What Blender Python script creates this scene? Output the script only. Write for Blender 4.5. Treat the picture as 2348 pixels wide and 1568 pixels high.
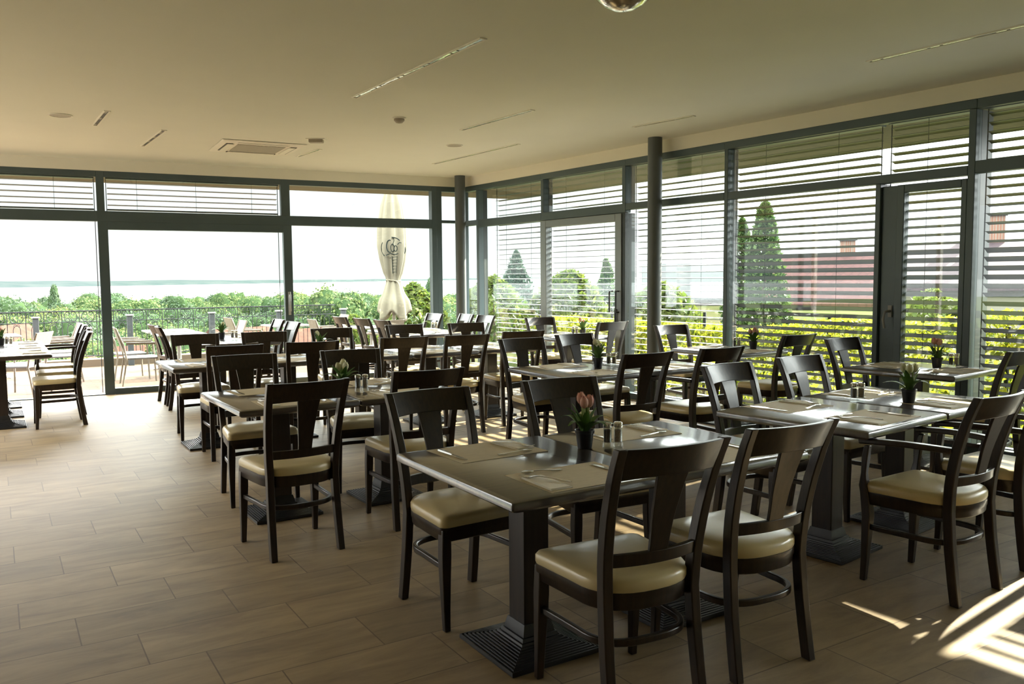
import bpy, bmesh, math, random
from mathutils import Vector, Matrix, noise, Euler

for o in list(bpy.data.objects):
    bpy.data.objects.remove(o)
SC = bpy.context.scene
COL = SC.collection
R = math.radians
random.seed(7)

# ------------------------------------------------------------------ camera
# x runs along the rows of tables (to the right-hand glazing), y runs away to the lake front
cam_d = bpy.data.cameras.new('camera')
cam = bpy.data.objects.new('camera', cam_d)
COL.objects.link(cam)
cam_d.sensor_width = 36.0
cam_d.lens = 1921.6 * 36.0 / 2348.0
cam_d.clip_start = 0.05
cam_d.clip_end = 40000
M = Matrix.Rotation(R(-31.71), 4, 'Z') @ Matrix.Rotation(R(90 - 4.4325), 4, 'X') @ Matrix.Rotation(R(-0.4543), 4, 'Z')
cam.matrix_world = Matrix.Translation((0, 0, 1.45)) @ M
SC.camera = cam

# ------------------------------------------------------------------ world, sun, exposure
SC.view_settings.view_transform = 'Standard'
SC.view_settings.look = 'None'
SC.view_settings.gamma = 1.0
SC.view_settings.use_curve_mapping = False
SC.view_settings.exposure = 2.0
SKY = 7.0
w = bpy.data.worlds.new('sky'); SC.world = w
w.use_nodes = True
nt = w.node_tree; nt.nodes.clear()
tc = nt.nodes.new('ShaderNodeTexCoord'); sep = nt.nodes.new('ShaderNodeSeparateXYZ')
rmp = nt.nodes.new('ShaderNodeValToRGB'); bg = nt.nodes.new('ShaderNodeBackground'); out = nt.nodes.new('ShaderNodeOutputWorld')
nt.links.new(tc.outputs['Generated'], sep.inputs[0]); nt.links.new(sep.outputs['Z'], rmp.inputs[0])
mrx = nt.nodes.new('ShaderNodeMapRange'); mrx.interpolation_type = 'SMOOTHSTEP'      # the sky is made brighter towards the sun's side
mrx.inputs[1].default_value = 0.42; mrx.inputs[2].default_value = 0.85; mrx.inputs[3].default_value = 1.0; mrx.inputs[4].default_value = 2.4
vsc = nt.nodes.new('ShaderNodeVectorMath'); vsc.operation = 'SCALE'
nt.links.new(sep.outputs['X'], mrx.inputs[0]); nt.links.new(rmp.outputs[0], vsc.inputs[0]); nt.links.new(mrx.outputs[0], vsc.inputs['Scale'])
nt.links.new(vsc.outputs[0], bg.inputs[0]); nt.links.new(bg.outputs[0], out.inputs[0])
e = rmp.color_ramp.elements          # low sky near the horizon is pale, the unseen upper sky is raised far above it to light the room
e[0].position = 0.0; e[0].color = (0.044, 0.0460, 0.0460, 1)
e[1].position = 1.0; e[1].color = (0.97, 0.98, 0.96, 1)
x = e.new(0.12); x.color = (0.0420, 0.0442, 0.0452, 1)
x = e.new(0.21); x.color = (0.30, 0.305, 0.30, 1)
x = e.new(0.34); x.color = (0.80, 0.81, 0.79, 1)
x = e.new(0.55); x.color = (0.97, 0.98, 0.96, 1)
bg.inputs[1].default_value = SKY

SUN_EL, SUN_AZ = R(26), R(8)
sd = bpy.data.lights.new('sun', 'SUN'); sd.energy = 15.0; sd.angle = R(0.6); sd.color = (1.0, 0.90, 0.72)
sun = bpy.data.objects.new('sun', sd); COL.objects.link(sun)
dirv = -Vector((math.cos(SUN_AZ) * math.cos(SUN_EL), math.sin(SUN_AZ) * math.cos(SUN_EL), math.sin(SUN_EL)))
sun.rotation_euler = dirv.to_track_quat('-Z', 'Y').to_euler()
sun.location = (30, 5, 20)

cy = SC.cycles
cy.use_denoising = True
cy.max_bounces = 8; cy.diffuse_bounces = 4; cy.glossy_bounces = 4; cy.transmission_bounces = 4
cy.transparent_max_bounces = 24; cy.volume_bounces = 0
cy.caustics_reflective = False; cy.caustics_refractive = False
cy.sample_clamp_indirect = 6.0

# ------------------------------------------------------------------ materials
MATS = {}
def _new(name):
    m = bpy.data.materials.new(name); m.use_nodes = True
    m.node_tree.nodes.clear()
    MATS[name] = m
    return m, m.node_tree
def pbr(name, col, rough=0.5, metal=0.0, var=0.0, scale=8.0, stretch=(1, 1, 1), col2=None, bump=0.0, coat=0.0, spec=0.5, trans=0.0):
    """principled material; col -> col2 mixed by object-space noise"""
    m, t = _new(name)
    N, L = t.nodes, t.links
    o = N.new('ShaderNodeOutputMaterial'); p = N.new('ShaderNodeBsdfPrincipled')
    p.inputs['Roughness'].default_value = rough; p.inputs['Metallic'].default_value = metal
    p.inputs['Specular IOR Level'].default_value = spec
    p.inputs['Coat Weight'].default_value = coat; p.inputs['Coat Roughness'].default_value = 0.12
    c = (*col, 1)
    if col2 is None:
        k = 1.0 - var
        col2 = tuple(a * k for a in col)
    if var > 0 or col2 != col or bump > 0:
        tcn = N.new('ShaderNodeTexCoord'); mp = N.new('ShaderNodeMapping'); nz = N.new('ShaderNodeTexNoise')
        mp.inputs['Scale'].default_value = stretch
        nz.inputs['Scale'].default_value = scale; nz.inputs['Detail'].default_value = 5
        L.new(tcn.outputs['Object'], mp.inputs[0]); L.new(mp.outputs[0], nz.inputs['Vector'])
        mx = N.new('ShaderNodeMix'); mx.data_type = 'RGBA'
        mx.inputs[6].default_value = c; mx.inputs[7].default_value = (*col2, 1)
        rr = N.new('ShaderNodeMapRange'); rr.inputs[1].default_value = 0.35; rr.inputs[2].default_value = 0.65
        L.new(nz.outputs['Fac'], rr.inputs[0]); L.new(rr.outputs[0], mx.inputs[0])
        L.new(mx.outputs[2], p.inputs['Base Color'])
        if bump > 0:
            b = N.new('ShaderNodeBump'); b.inputs['Strength'].default_value = bump; b.inputs['Distance'].default_value = 0.01
            L.new(nz.outputs['Fac'], b.inputs['Height']); L.new(b.outputs[0], p.inputs['Normal'])
    else:
        p.inputs['Base Color'].default_value = c
    if trans > 0:
        tr = N.new('ShaderNodeBsdfTranslucent'); ms = N.new('ShaderNodeMixShader'); ms.inputs[0].default_value = trans
        if p.inputs['Base Color'].is_linked:
            L.new(p.inputs['Base Color'].links[0].from_socket, tr.inputs[0])
        else:
            tr.inputs[0].default_value = c
        L.new(p.outputs[0], ms.inputs[1]); L.new(tr.outputs[0], ms.inputs[2]); L.new(ms.outputs[0], o.inputs[0])
    else:
        L.new(p.outputs[0], o.inputs[0])
    return m
def leafmat(name, c1, c2, trans=0.5, rough=0.6):
    """leaf colour varies from leaf to leaf"""
    m, t = _new(name); N, L = t.nodes, t.links
    o = N.new('ShaderNodeOutputMaterial'); p = N.new('ShaderNodeBsdfPrincipled'); g = N.new('ShaderNodeNewGeometry')
    mx = N.new('ShaderNodeMix'); mx.data_type = 'RGBA'
    mx.inputs[6].default_value = (*c1, 1); mx.inputs[7].default_value = (*c2, 1)
    L.new(g.outputs['Random Per Island'], mx.inputs[0]); L.new(mx.outputs[2], p.inputs['Base Color'])
    p.inputs['Roughness'].default_value = rough; p.inputs['Specular IOR Level'].default_value = 0.15
    tr = N.new('ShaderNodeBsdfTranslucent'); L.new(mx.outputs[2], tr.inputs[0])
    ms = N.new('ShaderNodeMixShader'); ms.inputs[0].default_value = trans
    L.new(p.outputs[0], ms.inputs[1]); L.new(tr.outputs[0], ms.inputs[2]); L.new(ms.outputs[0], o.inputs[0])
    return m
def glassmat(name, tint=(0.97, 1.0, 0.985), fac=0.045):
    m, t = _new(name); N, L = t.nodes, t.links
    o = N.new('ShaderNodeOutputMaterial'); a = N.new('ShaderNodeBsdfTransparent'); b = N.new('ShaderNodeBsdfGlossy')
    a.inputs[0].default_value = (*tint, 1); b.inputs['Roughness'].default_value = 0.0
    fr = N.new('ShaderNodeLayerWeight'); fr.inputs[0].default_value = 0.35
    mr = N.new('ShaderNodeMapRange'); mr.inputs[3].default_value = fac; mr.inputs[4].default_value = 0.24
    L.new(fr.outputs['Fresnel'], mr.inputs[0])
    mr.inputs[1].default_value = 0.1; mr.inputs[2].default_value = 1.0
    ms = N.new('ShaderNodeMixShader'); L.new(mr.outputs[0], ms.inputs[0])
    L.new(a.outputs[0], ms.inputs[1]); L.new(b.outputs[0], ms.inputs[2]); L.new(ms.outputs[0], o.inputs[0])
    return m
def tilemat():
    """600 x 300 stoneware in third bond, laid along x"""
    m, t = _new('floor_tile'); N, L = t.nodes, t.links
    def math_(op, a, b=None):
        n = N.new('ShaderNodeMath'); n.operation = op
        for i, v in enumerate((a, b)):
            if v is None: continue
            if isinstance(v, (int, float)): n.inputs[i].default_value = v
            else: L.new(v, n.inputs[i])
        return n.outputs[0]
    o = N.new('ShaderNodeOutputMaterial'); p = N.new('ShaderNodeBsdfPrincipled')
    g = N.new('ShaderNodeNewGeometry'); s = N.new('ShaderNodeSeparateXYZ'); L.new(g.outputs['Position'], s.inputs[0])
    PW, PL = 0.3209, 0.6135
    ry = math_('DIVIDE', math_('SUBTRACT', s.outputs[1], 4.297), PW)
    row = math_('FLOOR', ry); fy = math_('SUBTRACT', ry, row)
    sx = math_('DIVIDE', math_('SUBTRACT', s.outputs[0], 0.030), PL)
    sx = math_('ADD', sx, math_('DIVIDE', math_('ADD', row, 1.0), 3.0))
    colm = math_('FLOOR', sx); fx = math_('SUBTRACT', sx, colm)
    dx = math_('MULTIPLY', math_('MINIMUM', fx, math_('SUBTRACT', 1.0, fx)), PL)
    dy = math_('MULTIPLY', math_('MINIMUM', fy, math_('SUBTRACT', 1.0, fy)), PW)
    d = math_('MINIMUM', dx, dy)
    mr = N.new('ShaderNodeMapRange'); mr.inputs[1].default_value = 0.0016; mr.inputs[2].default_value = 0.0034
    L.new(d, mr.inputs[0])
    cid = N.new('ShaderNodeCombineXYZ'); L.new(colm, cid.inputs[0]); L.new(row, cid.inputs[1])
    wn = N.new('ShaderNodeTexWhiteNoise'); wn.noise_dimensions = '2D'; L.new(cid.outputs[0], wn.inputs['Vector'])
    # veins run along the tile, shifted per tile
    vadd = N.new('ShaderNodeVectorMath'); vadd.operation = 'MULTIPLY_ADD'
    L.new(wn.outputs['Color'], vadd.inputs[0]); vadd.inputs[1].default_value = (7, 7, 7); L.new(g.outputs['Position'], vadd.inputs[2])
    mp = N.new('ShaderNodeMapping'); mp.inputs['Scale'].default_value = (1.6, 6.5, 1.0); L.new(vadd.outputs[0], mp.inputs[0])
    nz = N.new('ShaderNodeTexNoise'); nz.inputs['Scale'].default_value = 1.6; nz.inputs['Detail'].default_value = 7; nz.inputs['Roughness'].default_value = 0.62
    nz.inputs['Distortion'].default_value = 0.6
    L.new(mp.outputs[0], nz.inputs['Vector'])
    cr = N.new('ShaderNodeValToRGB'); L.new(nz.outputs['Fac'], cr.inputs[0])
    ee = cr.color_ramp.elements
    ee[0].position = 0.28; ee[0].color = (0.178, 0.123, 0.070, 1)
    ee[1].position = 0.74; ee[1].color = (0.335, 0.240, 0.130, 1)
    q = ee.new(0.5); q.color = (0.255, 0.184, 0.100, 1)
    tone = N.new('ShaderNodeMapRange'); tone.inputs[3].default_value = 0.86; tone.inputs[4].default_value = 1.12
    L.new(wn.outputs['Value'], tone.inputs[0])
    mul = N.new('ShaderNodeVectorMath'); mul.operation = 'SCALE'; L.new(cr.outputs[0], mul.inputs[0]); L.new(tone.outputs[0], mul.inputs['Scale'])
    mx = N.new('ShaderNodeMix'); mx.data_type = 'RGBA'; mx.inputs[6].default_value = (0.13, 0.085, 0.05, 1)
    L.new(mr.outputs[0], mx.inputs[0]); L.new(mul.outputs[0], mx.inputs[7]); L.new(mx.outputs[2], p.inputs['Base Color'])
    p.inputs['Roughness'].default_value = 0.52; p.inputs['Specular IOR Level'].default_value = 0.28
    b = N.new('ShaderNodeBump'); b.inputs['Strength'].default_value = 0.15; b.inputs['Distance'].default_value = 0.002
    L.new(mr.outputs[0], b.inputs['Height']); L.new(b.outputs[0], p.inputs['Normal'])
    L.new(p.outputs[0], o.inputs[0])
    return m
def pavermat(name, c1, c2, joint, sx, sy):
    m, t = _new(name); N, L = t.nodes, t.links
    o = N.new('ShaderNodeOutputMaterial'); p = N.new('ShaderNodeBsdfPrincipled'); g = N.new('ShaderNodeNewGeometry')
    b = N.new('ShaderNodeTexBrick'); L.new(g.outputs['Position'], b.inputs['Vector'])
    b.inputs['Color1'].default_value = (*c1, 1); b.inputs['Color2'].default_value = (*c2, 1); b.inputs['Mortar'].default_value = (*joint, 1)
    b.inputs['Scale'].default_value = 1.0; b.inputs['Brick Width'].default_value = sx; b.inputs['Row Height'].default_value = sy
    b.inputs['Mortar Size'].default_value = 0.012
    L.new(b.outputs['Color'], p.inputs['Base Color']); p.inputs['Roughness'].default_value = 0.85; p.inputs['Specular IOR Level'].default_value = 0.1
    L.new(p.outputs[0], o.inputs[0]); return m

WOOD = pbr('dark_wood', (0.024, 0.0135, 0.0085), 0.30, scale=5, stretch=(14, 14, 1.2), col2=(0.009, 0.006, 0.0045), coat=0.14, spec=0.42)
WOOD2 = pbr('table_wood', (0.045, 0.028, 0.020), 0.34, scale=4, stretch=(1.5, 16, 4), col2=(0.016, 0.010, 0.008), coat=1.0, spec=0.8)
WOOD2.node_tree.nodes['Principled BSDF'].inputs['Coat IOR'].default_value = 1.62
COLW = pbr('table_column_wood', (0.022, 0.013, 0.010), 0.35, scale=5, stretch=(16, 16, 1.2), col2=(0.012, 0.008, 0.007))
IRON = pbr('cast_iron', (0.012, 0.012, 0.013), 0.38, var=0.3, scale=30)
VINYL = pbr('cream_vinyl', (0.62, 0.505, 0.275), 0.30, var=0.07, scale=9, bump=0.04, spec=0.7)
FLOOR = tilemat()
CEIL = pbr('ceiling_paint', (0.76, 0.755, 0.675), 0.9, var=0.03, scale=1.2)
PLASTER = pbr('wall_paint', (0.80, 0.76, 0.66), 0.9, var=0.03, scale=2)
FRAME = pbr('window_frame', (0.062, 0.090, 0.098), 0.38, metal=0.0, var=0.08, scale=3)
COLMN = pbr('column_paint', (0.085, 0.095, 0.095), 0.42, var=0.05, scale=3)
FINM = pbr('fin_coating', (0.014, 0.020, 0.020), 0.4)
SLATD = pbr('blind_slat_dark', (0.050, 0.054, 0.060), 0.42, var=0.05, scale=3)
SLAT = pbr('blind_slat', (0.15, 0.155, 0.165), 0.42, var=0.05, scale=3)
CORD = pbr('blind_cord', (0.05, 0.05, 0.05), 0.7)
GLASS = glassmat('pane_glass')
CLEAR = glassmat('shaker_glass', (0.93, 0.95, 0.94), 0.10)
STEEL = pbr('steel', (0.60, 0.58, 0.54), 0.22, metal=1.0)
HANDLE = pbr('handle_steel', (0.55, 0.55, 0.54), 0.30, metal=1.0)
DARKMET = pbr('dark_handle', (0.05, 0.05, 0.05), 0.35, metal=0.6)
PAPER = pbr('kraft_placemat', (0.62, 0.53, 0.37), 0.75, var=0.10, scale=14, stretch=(1, 6, 1))
NAPK = pbr('paper_napkin', (0.86, 0.81, 0.70), 0.8, var=0.06, scale=20)
POT = pbr('pot_plastic', (0.012, 0.013, 0.018), 0.35, var=0.2, scale=10)
LEAF = pbr('tulip_leaf', (0.13, 0.26, 0.06), 0.45, var=0.45, scale=12, trans=0.3)
STEM = pbr('tulip_stem', (0.36, 0.44, 0.13), 0.5, var=0.3, scale=15)
PINK = pbr('pink_petal', (0.80, 0.36, 0.29), 0.5, scale=18, col2=(0.88, 0.60, 0.48), trans=0.25)
WHITE = pbr('white_petal', (0.86, 0.83, 0.66), 0.5, scale=18, col2=(0.80, 0.80, 0.52), trans=0.25)
SOIL = pbr('potting_soil', (0.03, 0.022, 0.015), 0.95, var=0.4, scale=60)
PEPPER = pbr('peppercorns', (0.10, 0.06, 0.035), 0.7, scale=150, col2=(0.03, 0.02, 0.015), bump=0.5)
SALT = pbr('coarse_salt', (0.36, 0.22, 0.13), 0.7, scale=150, col2=(0.58, 0.45, 0.33), bump=0.5)
CHROME = pbr('chrome', (0.78, 0.76, 0.70), 0.15, metal=1.0)
ACW = pbr('unit_plastic', (0.80, 0.76, 0.66), 0.5, var=0.02)
ACD = pbr('unit_grille', (0.40, 0.36, 0.28), 0.6, scale=40, stretch=(1, 30, 1), col2=(0.26, 0.23, 0.18))
SLOT = pbr('slot_dark', (0.06, 0.05, 0.04), 0.6)
PAVER = pavermat('terrace_paver', (0.0902, 0.0600, 0.0377), (0.0719, 0.0437, 0.0288), (0.0541, 0.0392, 0.0268), 0.24, 0.12)
STONE = pavermat('curb_stone', (0.1176, 0.0857, 0.0537), (0.0884, 0.0585, 0.0367), (0.0585, 0.0442, 0.0292), 0.5, 0.06)
WRIRON = pbr('wrought_iron', (0.008, 0.009, 0.010), 0.6, var=0.2, scale=20, spec=0.2)
CONC = pbr('post_grey', (0.022, 0.025, 0.026), 0.7, var=0.15, scale=9, spec=0.2)
CANVAS = pbr('cream_canvas', (0.1793, 0.1628, 0.1212), 0.85, var=0.08, scale=5, trans=0.35, spec=0.0)
INK = pbr('emblem_ink', (0.010, 0.013, 0.012), 0.9, spec=0.0)
PALE = pbr('pole_white', (0.2640, 0.2568, 0.2392), 0.5)
RATTAN = pbr('terrace_chair_frame', (0.1134, 0.0894, 0.0624), 0.6, var=0.2, scale=30)
GREYSEAT = pbr('terrace_seat', (0.119, 0.119, 0.122), 0.7, var=0.1, scale=20)
TTOP = pbr('terrace_tabletop', (0.1109, 0.1047, 0.0958), 0.45, var=0.08, scale=6)
SOFFIT = pbr('soffit_boards', (0.210, 0.189, 0.140), 0.8, scale=4, stretch=(1, 22, 1), col2=(0.147, 0.133, 0.098), spec=0.0)
GRASS = pbr('hillside_grass', (0.027, 0.039, 0.011), 0.95, scale=0.12, col2=(0.042, 0.049, 0.018), spec=0.0)
LAWN = pbr('garden_ground', (0.032, 0.029, 0.017), 0.95, scale=1.2, col2=(0.020, 0.026, 0.009), spec=0.0)
WATER = pbr('lake_water', (0.040, 0.048, 0.052), 0.22, var=0.05, scale=0.002)
SHORE = pbr('far_shore', (0.014, 0.020, 0.0200), 0.95, scale=0.004, col2=(0.020, 0.025, 0.0245), spec=0.0)
TREE_A = leafmat('tree_green', (0.0204, 0.0374, 0.0102), (0.0638, 0.0850, 0.0272), 0.25, 0.9)
TREE_B = leafmat('tree_blue_green', (0.0170, 0.0340, 0.0187), (0.0442, 0.0663, 0.0357), 0.2, 0.9)
TREE_C = leafmat('tree_yellow_green', (0.0340, 0.0510, 0.0119), (0.0892, 0.1003, 0.0340), 0.3, 0.9)
BARK = pbr('bark', (0.10, 0.07, 0.05), 0.9, var=0.4, scale=6)
VINE = leafmat('vine_leaf', (0.0650, 0.0939, 0.0072), (0.2167, 0.2095, 0.0145), 0.6)
THUJA = leafmat('thuja_leaf', (0.011, 0.028, 0.007), (0.035, 0.058, 0.011), 0.35)
PALETREE = leafmat('conifer_needles', (0.021, 0.040, 0.029), (0.040, 0.059, 0.043), 0.3)
BUSH = leafmat('bush_leaf', (0.0243, 0.0470, 0.0057), (0.0608, 0.0729, 0.0146), 0.5)
ROOF_R = pavermat('red_roof_tile', (0.0281, 0.0106, 0.0096), (0.0225, 0.0084, 0.0079), (0.0141, 0.0056, 0.0050), 0.35, 0.3)
ROOF_P = pavermat('brown_roof_tile', (0.0135, 0.0075, 0.0094), (0.0109, 0.0060, 0.0079), (0.0064, 0.0037, 0.0049), 0.35, 0.28)
ROOF_O = pbr('orange_roof', (0.0480, 0.0240, 0.0184), 0.85, var=0.25, scale=0.8, spec=0.0)
RENDER = pbr('house_render', (0.1095, 0.1035, 0.0915), 0.9, var=0.08, scale=1, spec=0.0)
WINDK = pbr('house_window', (0.08, 0.10, 0.12), 0.2)
BRICK = pavermat('chimney_brick', (0.091, 0.043, 0.028), (0.073, 0.035, 0.024), (0.086, 0.073, 0.061), 0.25, 0.075)

# ------------------------------------------------------------------ mesh helpers
class MB:
    def __init__(self): self.v = []; self.f = []
    def loft(self, rings, cap=True, closed=True, loop=False):
        b = len(self.v); n = len(rings[0])
        for r in rings: self.v += [tuple(p) for p in r]
        m = len(rings)
        for i in range(m if loop else m - 1):
            j = (i + 1) % m
            for k in range(n if closed else n - 1):
                l = (k + 1) % n
                self.f.append((b + i * n + k, b + i * n + l, b + j * n + l, b + j * n + k))
        if cap and not loop:
            self.f.append(tuple(b + k for k in reversed(range(n))))
            self.f.append(tuple(b + (m - 1) * n + k for k in range(n)))
        return self
    def box(self, c, s, rz=0.0):
        cx, cyy, cz = c; hx, hy, hz = s[0] / 2, s[1] / 2, s[2] / 2
        cc, ss = math.cos(rz), math.sin(rz)
        def ring(z): return [(cx + cc * a - ss * b, cyy + ss * a + cc * b, z) for a, b in ((-hx, -hy), (hx, -hy), (hx, hy), (-hx, hy))]
        return self.loft([ring(cz - hz), ring(cz + hz)])
    def posts(self, secs):
        """rectangular column through (x, y, z, half_x, half_y) sections"""
        return self.loft([[(x - a, y - b, z), (x + a, y - b, z), (x + a, y + b, z), (x - a, y + b, z)] for x, y, z, a, b in secs])
    def tube(self, path, r, n=8, cap=True, loop=False):
        P = [Vector(p) for p in path]; m = len(P); rings = []
        up = None
        for i in range(m):
            if loop: t = P[(i + 1) % m] - P[(i - 1) % m]
            else: t = P[min(i + 1, m - 1)] - P[max(i - 1, 0)]
            t.normalize()
            if up is None: up = Vector((0, 0, 1)) if abs(t.z) < 0.9 else Vector((1, 0, 0))
            s = t.cross(up); s.normalize(); u = s.cross(t); up = u
            rr = r[i] if isinstance(r, (list, tuple)) else r
            rings.append([P[i] + s * rr * math.cos(2 * math.pi * k / n) + u * rr * math.sin(2 * math.pi * k / n) for k in range(n)])
        return self.loft(rings, cap=cap, loop=loop)
    def strip(self, path, w, h, loop=False):
        """flat bar following a path, w across (horizontal), h upright"""
        P = [Vector(p) for p in path]; m = len(P); rings = []
        for i in range(m):
            if loop: t = P[(i + 1) % m] - P[(i - 1) % m]
            else: t = P[min(i + 1, m - 1)] - P[max(i - 1, 0)]
            t.normalize(); s = t.cross(Vector((0, 0, 1))); s.normalize(); u = s.cross(t)
            rings.append([P[i] - s * w / 2 - u * h / 2, P[i] + s * w / 2 - u * h / 2, P[i] + s * w / 2 + u * h / 2, P[i] - s * w / 2 + u * h / 2])
        return self.loft(rings, loop=loop)
    def lathe(self, prof, n=16, c=(0, 0, 0)):
        return self.loft([[(c[0] + r * math.cos(2 * math.pi * k / n), c[1] + r * math.sin(2 * math.pi * k / n), c[2] + z) for k in range(n)] for r, z in prof])
    def quad(self, a, b, c, d):
        i = len(self.v); self.v += [tuple(a), tuple(b), tuple(c), tuple(d)]; self.f.append((i, i + 1, i + 2, i + 3)); return self
    def merge(self, o):
        i = len(self.v); self.v += o.v; self.f += [tuple(k + i for k in f) for f in o.f]; return self
    def xf(self, mat):
        self.v = [tuple(mat @ Vector(p)) for p in self.v]; return self
    def mesh(self, name, mat, sharp=38, bevel=0):
        me = bpy.data.meshes.new(name); me.from_pydata(self.v, [], self.f)
        bm = bmesh.new(); bm.from_mesh(me); bmesh.ops.recalc_face_normals(bm, faces=bm.faces); bm.to_mesh(me); bm.free()
        me.polygons.foreach_set('use_smooth', [True] * len(me.polygons))
        me.set_sharp_from_angle(angle=R(sharp)); me.materials.append(mat); me.update()
        return me
    def obj(self, name, mat, parent=None, bevel=0, sharp=38):
        o = bpy.data.objects.new(name, self.mesh(name, mat, sharp)); COL.objects.link(o)
        if parent is not None: o.parent = parent
        if bevel:
            b = o.modifiers.new('bevel', 'BEVEL'); b.width = bevel; b.segments = 2; b.limit_method = 'ANGLE'; b.angle_limit = R(40)
        return o
def tag(o, label, cat, group=None, kind=None):
    o['label'] = label; o['category'] = cat
    if group: o['group'] = group
    if kind: o['kind'] = kind
    return o
def struct(o, label=None, cat=None):
    o['kind'] = 'structure'
    if label: o['label'] = label
    if cat: o['category'] = cat
    return o
def empty(name, loc=(0, 0, 0), rz=0.0):
    o = bpy.data.objects.new(name, None); COL.objects.link(o); o.empty_display_size = 0.1
    o.location = loc; o.rotation_euler = (0, 0, rz); return o
def copy_tree(o, loc=None, rz=None):
    c = o.copy(); COL.objects.link(c)
    if loc is not None: c.location = loc
    if rz is not None: c.rotation_euler = (0, 0, rz)
    for ch in list(o.children):
        k = copy_tree(ch); k.parent = c
    return c
class Kind:
    """a first instance and its copies"""
    def __init__(self, make): self.make = make; self.first = None
    def put(self, loc, rz, label, cat, group=None):
        if self.first is None:
            self.first = self.make(); o = self.first; o.location = loc; o.rotation_euler = (0, 0, rz)
        else:
            o = copy_tree(self.first, loc, rz)
        return tag(o, label, cat, group)

# ------------------------------------------------------------------ room shell
C0 = Vector((6.13, 11.325))
DB = Vector((-1, 0.0728)).normalized(); NB = Vector((0.0728, 1)).normalized()      # lake front: along (leftwards), outwards
DR = Vector((0.46, -7.42)).normalized(); NR = Vector((7.42, 0.46)).normalized()   # right-hand glazing: along (to camera), outwards
def pb(s, n=0.0, z=0.0):
    p = C0 + DB * s + NB * n; return Vector((p.x, p.y, z))
def pr(s, n=0.0, z=0.0):
    p = C0 + DR * s + NR * n; return Vector((p.x, p.y, z))
def wbox(mb, P, s0, s1, n0, n1, z0, z1):
    r = lambda z: [P(s0, n0, z), P(s1, n0, z), P(s1, n1, z), P(s0, n1, z)]
    return mb.loft([r(z0), r(z1)])
HC = 2.95
ZH0, ZH1 = 2.735, 2.81          # head bar
VB = -3.6; UL = -4.2            # behind the camera, far left
far_l, far_r = pb(10.45), pr(15.1)
poly = [(UL, VB), (far_r.x, VB), (C0.x, C0.y), (UL, far_l.y)]
def slab(z0, z1, pts): return MB().loft([[(x, y, z0) for x, y in pts], [(x, y, z1) for x, y in pts]])
def outset(pts, d=0.0): return pts
struct(slab(-0.25, 0.0, poly).obj('floor', FLOOR), 'beige stoneware floor laid in third bond', 'floor')
struct(slab(HC, HC + 0.3, poly).obj('ceiling', CEIL), 'plain warm white ceiling', 'ceiling')
m = MB(); wbox(m, pb, 0.0, 10.4, 0.0, 0.14, ZH1, HC + 0.3); struct(m.obj('wall_back', PLASTER), 'narrow plaster band above the lake front glazing', 'wall')
m = MB(); wbox(m, pr, -0.14, 15.0, 0.0, 0.14, ZH1, HC + 0.3); struct(m.obj('wall_right', PLASTER), 'narrow plaster band above the right hand glazing', 'wall')
m = MB(); m.box((UL - 0.1, (VB + 6.0) / 2, HC / 2), (0.2, 6.0 - VB, HC)); m.box((UL - 0.1, 9.0, 2.88), (0.2, 6.0, 0.14)); m.box((UL - 0.1, 9.0, 0.04), (0.2, 6.0, 0.08))  # unseen wall; its window opening is added to let in fill daylight
for k in range(3): m.box((UL - 0.1, 6.04 + 2.9 * k, 1.45), (0.12, 0.08, 2.72))
struct(m.obj('wall_left', PLASTER))
m = MB(); m.box(((UL + far_r.x) / 2, VB - 0.1, HC / 2), (far_r.x - UL + 0.4, 0.2, HC)); struct(m.obj('wall_front', PLASTER))

# head bars and transoms
def bay_window(name, P, s0, s1, cells, lab, members, depth=(0.0, 0.09)):
    """a window: frame members (s0,s1,z0,z1[,n1]) and glass cells"""
    w = empty(name, P((s0 + s1) / 2)); struct(w, lab, 'window')
    inv = Matrix.Translation(-w.location)
    f = MB()
    for mm in members:
        wbox(f, P, mm[0], mm[1], depth[0], depth[1], mm[2], mm[3])
        if len(mm) > 4:
            q = MB(); wbox(q, P, mm[0], mm[1], depth[1], mm[4], mm[2], mm[3]); q.xf(inv).obj('outer_fin', FINM, w)
    f.xf(inv).obj('frame', FRAME, w, bevel=0.004)
    for a, b, z0, z1 in cells:
        g = MB(); wbox(g, P, a, b, 0.045, 0.053, z0, z1); g.xf(inv).obj('glass_pane', GLASS, w)
    return w
TB0, TB1 = 2.185, 2.315
# --- lake front, right to left
bay_window('window_1', pb, 0.0, 0.5, [(0.02, 0.36, 0.05, 2.27), (0.02, 0.36, 2.31, ZH0)], 'narrow corner pane of the lake front beside the round column',
           [(0.0, 0.42, ZH0, ZH1), (0.0, 0.36, 2.27, 2.31), (0.0, 0.36, 0.0, 0.05), (0.0, 0.03, 0.05, ZH0), (0.34, 0.42, 0.0, ZH0), (0.42, 0.50, 0.0, ZH1, 0.12)])
bay_window('window_2', pb, 0.5, 2.6, [(0.5, 2.6, 0.07, TB0), (0.5, 2.6, TB1, ZH0)], 'lake front pane with the closed parasol outside',
           [(0.5, 2.6, ZH0, ZH1), (0.5, 2.6, TB0, TB1), (0.5, 2.6, 0.0, 0.07), (2.6, 2.72, TB1, ZH1)])
bay_window('window_3', pb, 2.72, 4.9, [(2.72, 4.9, TB1, ZH0)], 'strip window above the sliding door with a lowered blind',
           [(2.72, 4.9, ZH0, ZH1), (2.585, 4.99, TB0, TB1), (4.9, 4.99, TB1, ZH1)])
d = bay_window('door_1', pb, 2.585, 4.99, [(2.70, 4.88, 0.075, 2.085)], 'tall glazed sliding door to the terrace',
           [(2.585, 2.70, 0.0, TB0), (4.875, 4.99, 0.0, TB0), (2.70, 4.875, 2.085, TB0), (2.70, 4.875, 0.0, 0.075)])
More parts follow.
